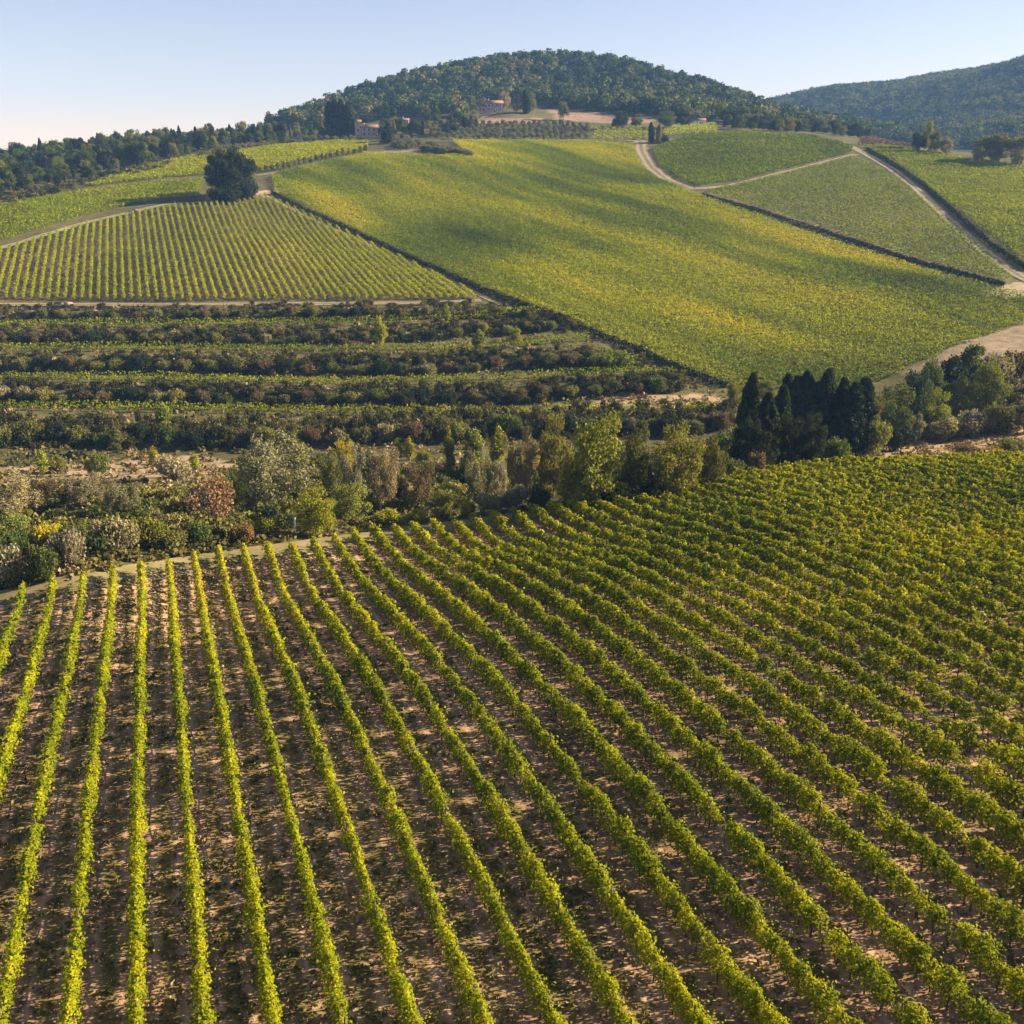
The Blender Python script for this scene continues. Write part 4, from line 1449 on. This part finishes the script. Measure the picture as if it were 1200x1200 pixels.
XY = scatter(11000, 850, 1300, 1000, 2050, t_right)
print('right hill trees', len(XY))
forest('forest', XY, rng.uniform(9, 14, len(XY)), 'hazy wood covering the far hill on the right', .4, .02)

# reddish strip of vines in the valley on the right
sp = castpoly([(1008, 171), (1072, 173), (1074, 163), (1012, 160)])
rr = far_rows(sp, 4.5, -5, .9, 4, lambda XY, hf: np.clip(.85 + rng.normal(0, .1, len(hf)), 0, 1), 1.6, .5)
M_red = foliage_mat('red_vine_leaves', [(0, (.07, .05, .045)), (1, (.16, .10, .085))], .2, False)
if rr:
    C = np.concatenate([r[1] for r in rr])
    tag(link('vineyard', soup('red_vineyard', leaves(C, .9, np.concatenate([r[2] for r in rr]), .6), np.concatenate([r[3] for r in rr]), M_red)), 'reddish brown vineyard strip beyond the right brow', 'vineyard', kind='stuff')

# ------------------------------------------------------------------ terrace vine rows
for pts, lab in [([(-10, 384), (300, 383), (420, 381), (500, 376), (567, 374), (615, 369), (645, 369)], 'topmost terrace'), ([(-10, 411), (200, 412), (400, 414), (560, 412), (620, 405), (690, 399)], 'second terrace from the top'),
                 ([(-10, 446), (200, 448), (400, 453), (600, 447), (740, 439), (790, 441)], 'middle terrace'), ([(-10, 480), (200, 483), (400, 486), (600, 488), (700, 484), (850, 484)], 'lowest terrace')]:
    for back in (0, 1):
        P = castline([(a, b - back * 3.4) for a, b in pts], 4)[:, :2]
        seg = np.r_[0, np.cumsum(np.hypot(*np.diff(P, axis=0).T))]
        m = int(seg[-1] * 13)
        s = rng.uniform(0, seg[-1], m)
        hf = rng.beta(1.5, 1.2, m)
        XY = np.stack([np.interp(s, seg, P[:, 0]), np.interp(s, seg, P[:, 1])], 1) + rng.normal(0, .3, (m, 2))
        vg = .6 + .7 * vnoise(s, s * 0 + back, 1.6, 61)
        C = np.concatenate([XY, (hgt(XY[:, 0], XY[:, 1]) + .35 + 1.5 * vg * hf)[:, None]], 1)
        Nn = unit(np.stack([rng.normal(0, .5, m), rng.normal(-.3, .5, m), np.full(m, .8)], 1))
        o0 = np.array([P[0, 0], P[0, 1], float(hgt(P[0, 0], P[0, 1]))])
        t = np.clip(.45 + .3 * (vnoise(XY[:, 0], XY[:, 1], 25, 62) - .3) + rng.normal(0, .1, m), 0, 1)
        o = link('vine_row', soup('terrace_vine_foliage', leaves(C - o0, .36, Nn, .6), t, M_vine_far))
        o.location = o0
        tag(o, '%s vine row along the %s of the scrubby slope' % (('front', 'back')[back], lab), 'vine row', 'vine rows of the scrubby terraces')

# ------------------------------------------------------------------ ground scrub and weeds
def tufts(XY, size, hmin, hmax, tone, per=6):
    n_ = len(XY)
    q = np.repeat(np.arange(n_), per)
    m = len(q)
    sz = np.broadcast_to(size, (n_,))[q]
    P = XY[q] + rng.normal(0, 1, (m, 2)) * sz[:, None] * .55
    h = rng.uniform(hmin, hmax, n_)[q] * rng.random(m)
    C = np.concatenate([P, (hgt(P[:, 0], P[:, 1]) + h)[:, None]], 1)
    Nn = unit(np.stack([rng.normal(0, .6, m), rng.normal(0, .6, m), np.full(m, .8)], 1))
    return leaves(C, sz * .75, Nn, .7), np.clip(np.broadcast_to(tone, (n_,))[q] + rng.normal(0, .1, m), 0, 1)


def px_scatter(n_, poly):
    poly = np.array(poly, float)
    u = rng.uniform(poly[:, 0].min(), poly[:, 0].max(), n_ * 3)
    v = rng.uniform(poly[:, 1].min(), poly[:, 1].max(), n_ * 3)
    k = inside(poly, u, v)
    return hit(u[k][:n_], v[k][:n_])[:, :2]


sc1 = px_scatter(5200, [(-10, 360), (570, 358), (650, 385), (760, 425), (850, 460), (850, 548), (700, 575), (560, 585), (300, 600), (0, 640), (-10, 640)])
Q1, l1 = tufts(sc1, rng.uniform(.5, 1.1, len(sc1)), .3, 1.3, np.clip(.25 + .6 * vnoise(sc1[:, 0], sc1[:, 1], 18, 71) + rng.normal(0, .12, len(sc1)), 0, 1), 7)
tag(link('scrub', soup('scrub', Q1, l1, M_scrub)), 'rough dry scrub covering the terraces and creek side', 'scrub', kind='stuff')
eb = px_scatter(2600, [(-10, 650), (100, 640), (250, 618), (400, 604), (560, 590), (700, 578), (860, 548), (960, 543), (1200, 536), (1210, 541), (1000, 549), (860, 562), (700, 590), (560, 607), (420, 625), (275, 643), (136, 668), (-10, 694)])
Q2, l2 = tufts(eb, rng.uniform(.3, .7, len(eb)), .2, .9, np.clip(.2 + .55 * vnoise(eb[:, 0], eb[:, 1], 9, 72) + rng.normal(0, .12, len(eb)), 0, 1), 9)
tag(link('bramble', soup('bramble', Q2, l2, M_scrub)), 'low brambles and weeds on the bank beyond the near vineyard', 'brambles', kind='stuff')
rt = px_scatter(900, [(1000, 470), (1100, 440), (1200, 420), (1210, 535), (1000, 540)])
Q3, l3 = tufts(rt, rng.uniform(.4, .9, len(rt)), .2, .8, rng.uniform(.2, .95, len(rt)), 7)
tag(link('scrub', soup('dry_scrub', Q3, l3, M_scrub)), 'dry rusty scrub around the brown clearing on the right', 'scrub', kind='stuff')
# weeds between the near vine rows: each alley carries its own amount
wx = px_scatter(26000, [(-40, 700), (200, 660), (450, 625), (1220, 560), (1220, 1215), (-40, 1215)])
cc = wx @ NR
ph = ((cc + 3.5) / 2.5) % 1.0
alley = np.floor((cc + 3.5) / 2.5)
amt = .25 + .75 * vnoise(alley * 3.7, wx @ HD, 6, 75)
k = (np.abs(ph - .5) < .36) & (rng.random(len(wx)) < amt * .5)
wx = wx[k]
dd = np.hypot(wx[:, 0], np.hypot(wx[:, 1], 32))
Q4, l4 = tufts(wx, np.clip(dd * .0042, .14, .4), .04, .2, np.clip(.15 + .75 * vnoise(wx[:, 0], wx[:, 1], 3, 73) + rng.normal(0, .15, len(wx)), 0, 1), 5)
tag(link('weeds', soup('weeds', Q4, l4, M_weed)), 'short weeds and dry cuttings between the near vine rows', 'weeds', kind='stuff')

# ------------------------------------------------------------------ white post
p = hit(347, 630)[0]
dep = p[1] * CT - p[2] * ST
hp = 24 * dep / 1200
v1, f1 = tube([(0, 0, -.3), (0, 0, hp * .5), (0, 0, hp)], [.1, .1, .1], 8)
v2, f2 = tube([(0, 0, hp), (0, 0, hp + .05), (0, 0, hp + .12)], [.13, .13, .02], 8)
r0 = empty('marker_post', p)
tag(r0, 'white marker post at the edge of the near vineyard', 'post')
link('shaft', mesh_np('shaft', v1, f1, M_white), r0)
link('cap', mesh_np('cap', v2, f2, M_white), r0)

# ------------------------------------------------------------------ houses
def box(x0, x1, y0, y1, z0, z1):
    v = [(x0, y0, z0), (x1, y0, z0), (x1, y1, z0), (x0, y1, z0), (x0, y0, z1), (x1, y0, z1), (x1, y1, z1), (x0, y1, z1)]
    return np.array(v, float), np.array([(0, 3, 2, 1), (4, 5, 6, 7), (0, 1, 5, 4), (1, 2, 6, 5), (2, 3, 7, 6), (3, 0, 4, 7)])


def gable(x0, x1, y0, y1, z, rise, th=.18, eave=.5):
    ym = (y0 + y1) / 2
    a, b, c, d = x0 - eave, x1 + eave, y0 - eave, y1 + eave
    zl = z - rise * eave / (ym - y0)
    v = [(a, c, zl), (b, c, zl), (b, ym, z + rise), (a, ym, z + rise), (b, d, zl), (a, d, zl)]
    v += [(p_[0], p_[1], p_[2] + th) for p_ in v]
    f = [(0, 3, 2, 1), (3, 5, 4, 2), (6, 7, 8, 9), (9, 8, 10, 11), (0, 1, 7, 6), (5, 11, 10, 4), (0, 6, 9, 3), (3, 9, 11, 5), (1, 2, 8, 7), (2, 4, 10, 8)]
    return np.array(v, float), np.array(f)


def gable_fill(x0, x1, y0, y1, z, rise):
    ym = (y0 + y1) / 2
    v = [(x0, y0, z), (x0, y1, z), (x0, ym, z + rise), (x1, y0, z), (x1, y1, z), (x1, ym, z + rise)]
    return np.array(v, float), np.array([(0, 1, 2, 2), (3, 5, 4, 4)])


def block(root, x0, x1, y0, y1, h, rise, wall, wins, door=None, chimney=True, name_wall='wall'):
    v, f = box(x0, x1, y0, y1, -2, h)
    me = bpy.data.meshes.new('house_wall')
    g = [(x0, y0, h), (x0, y1, h), (x0, (y0 + y1) / 2, h + rise), (x1, y0, h), (x1, y1, h), (x1, (y0 + y1) / 2, h + rise)]
    me.from_pydata(v.tolist() + g, [], [tuple(q) for q in f] + [(8, 9, 10), (11, 13, 12)])
    me.materials.append(wall)
    link('wall', me, root)
    rv, rf = gable(x0, x1, y0, y1, h, rise)
    ro = link('roof', mesh_np('roof', rv, rf, M_tile), root)
    if chimney:
        cv, cf = box(x0 + 1.6, x0 + 2.4, (y0 + y1) / 2 - .4, (y0 + y1) / 2 + .4, h + rise * .5, h + rise + 1.1)
        link('chimney', mesh_np('chimney', cv, cf, wall), ro)
    for wx_, wz in wins:
        wv, wf = box(wx_ - .45, wx_ + .45, y0 - .06, y0 + .1, wz, wz + 1.4)
        wo = link('window', mesh_np('window', wv, wf, M_shut), root)
        sv, sf = box(wx_ - .6, wx_ + .6, y0 - .16, y0 + .02, wz - .14, wz - .003)
        link('sill', mesh_np('sill', sv, sf, M_plaster), wo)
    if door is not None:
        dv, df = box(door - .6, door + .6, y0 - .06, y0 + .1, .0, 2.2)
        link('door', mesh_np('door', dv, df, M_shut), root)


def house(u, vb, name, label, d=None):
    p = hit(u, vb)[0] if d is None else at(u, vb, d)
    r = empty(name, (p[0], p[1], hgt(p[0], p[1])), R(float(rng.uniform(-12, 12))))
    return tag(r, label, 'house')


r = house(580, 131, 'villa', 'two-storey stone villa with a terracotta roof at the foot of the wooded hill')
block(r, -6.5, 6.5, 0, 8, 6.4, 1.9, M_stone, [(-4.6, 1.0), (-1.8, 1.0), (1.6, 1.0), (4.6, 1.0), (-4.6, 3.9), (-1.6, 3.9), (1.6, 3.9), (4.6, 3.9)], 0)
block(r, -13, -6.56, 1.2, 7, 3.6, 1.3, M_stone, [(-11.2, 1), (-8.8, 1)], None, False)
r = house(434, 160, 'farmhouse', 'long farmhouse with terracotta roof and a taller tower at its left end')
block(r, -6, 8, 0, 8, 6.0, 1.7, M_plaster, [(-4, 1), (-.8, 1), (2.6, 1), (6, 1), (-4, 3.7), (-.8, 3.7), (2.6, 3.7), (6, 3.7)], 4.3)
block(r, -10.2, -6.06, 1, 6, 9.6, 1.1, M_stone, [(-8.1, 3.4), (-8.1, 6.8)], None, False)
r = house(474, 148, 'cottage', 'small white cottage among the trees right of the farmhouse')
block(r, -3.2, 3.2, 0, 5, 4.4, 1.2, M_plaster, [(-1.6, 1), (1.6, 1), (0, 2.9)], None)
r = house(820, 147, 'shed', 'small pale shed at the right end of the meadow under the wooded hill')
block(r, -4, 4, 0, 5, 3.6, 1.2, M_white, [(-1.8, 1), (1.8, 1)], 0, False)
r = house(109, 192, 'cottage', 'small house with a pink roof half hidden in the left ridge wood')
block(r, -3, 3, 0, 5, 4.2, 1.2, M_stone, [(-1.5, 1), (1.5, 1), (0, 2.7)], None)
# boulder at the corner of the striped field
bv = []
ico = unit(rng.normal(size=(1, 3)))
lat_, lon_ = np.meshgrid(np.linspace(-math.pi / 2, math.pi / 2, 9), np.linspace(0, 2 * math.pi, 14, endpoint=False), indexing='ij')
bx, by, bz = np.cos(lat_) * np.cos(lon_), np.cos(lat_) * np.sin(lon_), np.sin(lat_)
kk = .8 + .4 * vnoise(bx * 2 + 5, by * 2 + bz * 2, .7, 81)
BV = np.stack([bx * kk * 1.5, by * kk * 1.2, bz * kk * .95 + .5], -1).reshape(-1, 3)
a = (np.arange(8)[:, None] * 14 + np.arange(14)[None])
b = (np.arange(8)[:, None] * 14 + (np.arange(14)[None] + 1) % 14)
BF = np.stack([a.ravel(), b.ravel(), (b + 14).ravel(), (a + 14).ravel()], 1)
M_rock = simple_mat('orange_rock', (.42, .22, .14), (.55, .33, .22), 1.5, .9, .5)
o = link('boulder', mesh_np('boulder', BV, BF, M_rock, True))
o.location = hit(81, 359)[0]
tag(o, 'orange boulder beside the track under the striped vineyard', 'boulder')
o2 = link('boulder', mesh_np('pale_boulder', BV * [1.2, 1, .8], BF, M_track, True))
o2.location = hit(160, 248)[0]
tag(o2, 'pale boulder beside the track above the striped vineyard', 'boulder')

# ------------------------------------------------------------------ haze
hv, hf_ = box(-3700, 3700, -120, 3600, float(ZG.min()) - 5, float(ZG.max()) + 30)
m, t, ns, L = nt('haze')
pv = N(ns, 'ShaderNodeVolumePrincipled')
pv.inputs['Color'].default_value = (.28, .54, 1, 1)
pv.inputs['Density'].default_value = .00012
pv.inputs['Anisotropy'].default_value = .0
o = N(ns, 'ShaderNodeOutputMaterial')
L.new(pv.outputs[0], o.inputs['Volume'])
HAZE = True
if HAZE:
    tag(link('haze', mesh_np('haze', hv, hf_, m)), 'thin bluish haze over the far hills', 'haze', kind='stuff')

# ------------------------------------------------------------------ light
EL, AZ = R(23.5), R(80)          # sun low at the right, a little ahead
w = bpy.data.worlds.new('World')
scene.world = w
w.use_nodes = True
wn, wl = w.node_tree.nodes, w.node_tree.links
bg = wn['Background']
sky = wn.new('ShaderNodeTexSky')
sky.sky_type = 'NISHITA'
sky.sun_disc = False
sky.sun_elevation = EL
sky.sun_rotation = AZ
sky.altitude = 250
sky.air_density = 1.0
sky.dust_density = 0.0
sky.ozone_density = 3.5
tintn = wn.new('ShaderNodeMix')
tintn.data_type = 'RGBA'
tintn.blend_type = 'MULTIPLY'
tintn.inputs[0].default_value = 1
tintn.inputs[7].default_value = (1.42, 1.0, .92, 1)
wl.new(sky.outputs[0], tintn.inputs[6])
wl.new(tintn.outputs[2], bg.inputs[0])
bg.inputs[1].default_value = .053
sl = bpy.data.lights.new('sun', 'SUN')
sl.energy = 5.0
sl.angle = R(.53)
sl.color = (1, .85, .63)
so = bpy.data.objects.new('sun', sl)
col.objects.link(so)
from mathutils import Vector
sd = Vector((math.sin(AZ) * math.cos(EL), math.cos(AZ) * math.cos(EL), math.sin(EL)))
so.rotation_euler = sd.to_track_quat('Z', 'Y').to_euler()

scene.view_settings.view_transform = 'Standard'
scene.view_settings.look = 'None'
scene.view_settings.exposure = 1.68
scene.view_settings.gamma = 1
cy = scene.cycles
cy.use_denoising = True
cy.max_bounces = 5
cy.diffuse_bounces = 2
cy.glossy_bounces = 1
cy.transmission_bounces = 3
cy.transparent_max_bounces = 4
cy.volume_bounces = 0
cy.use_adaptive_sampling = True
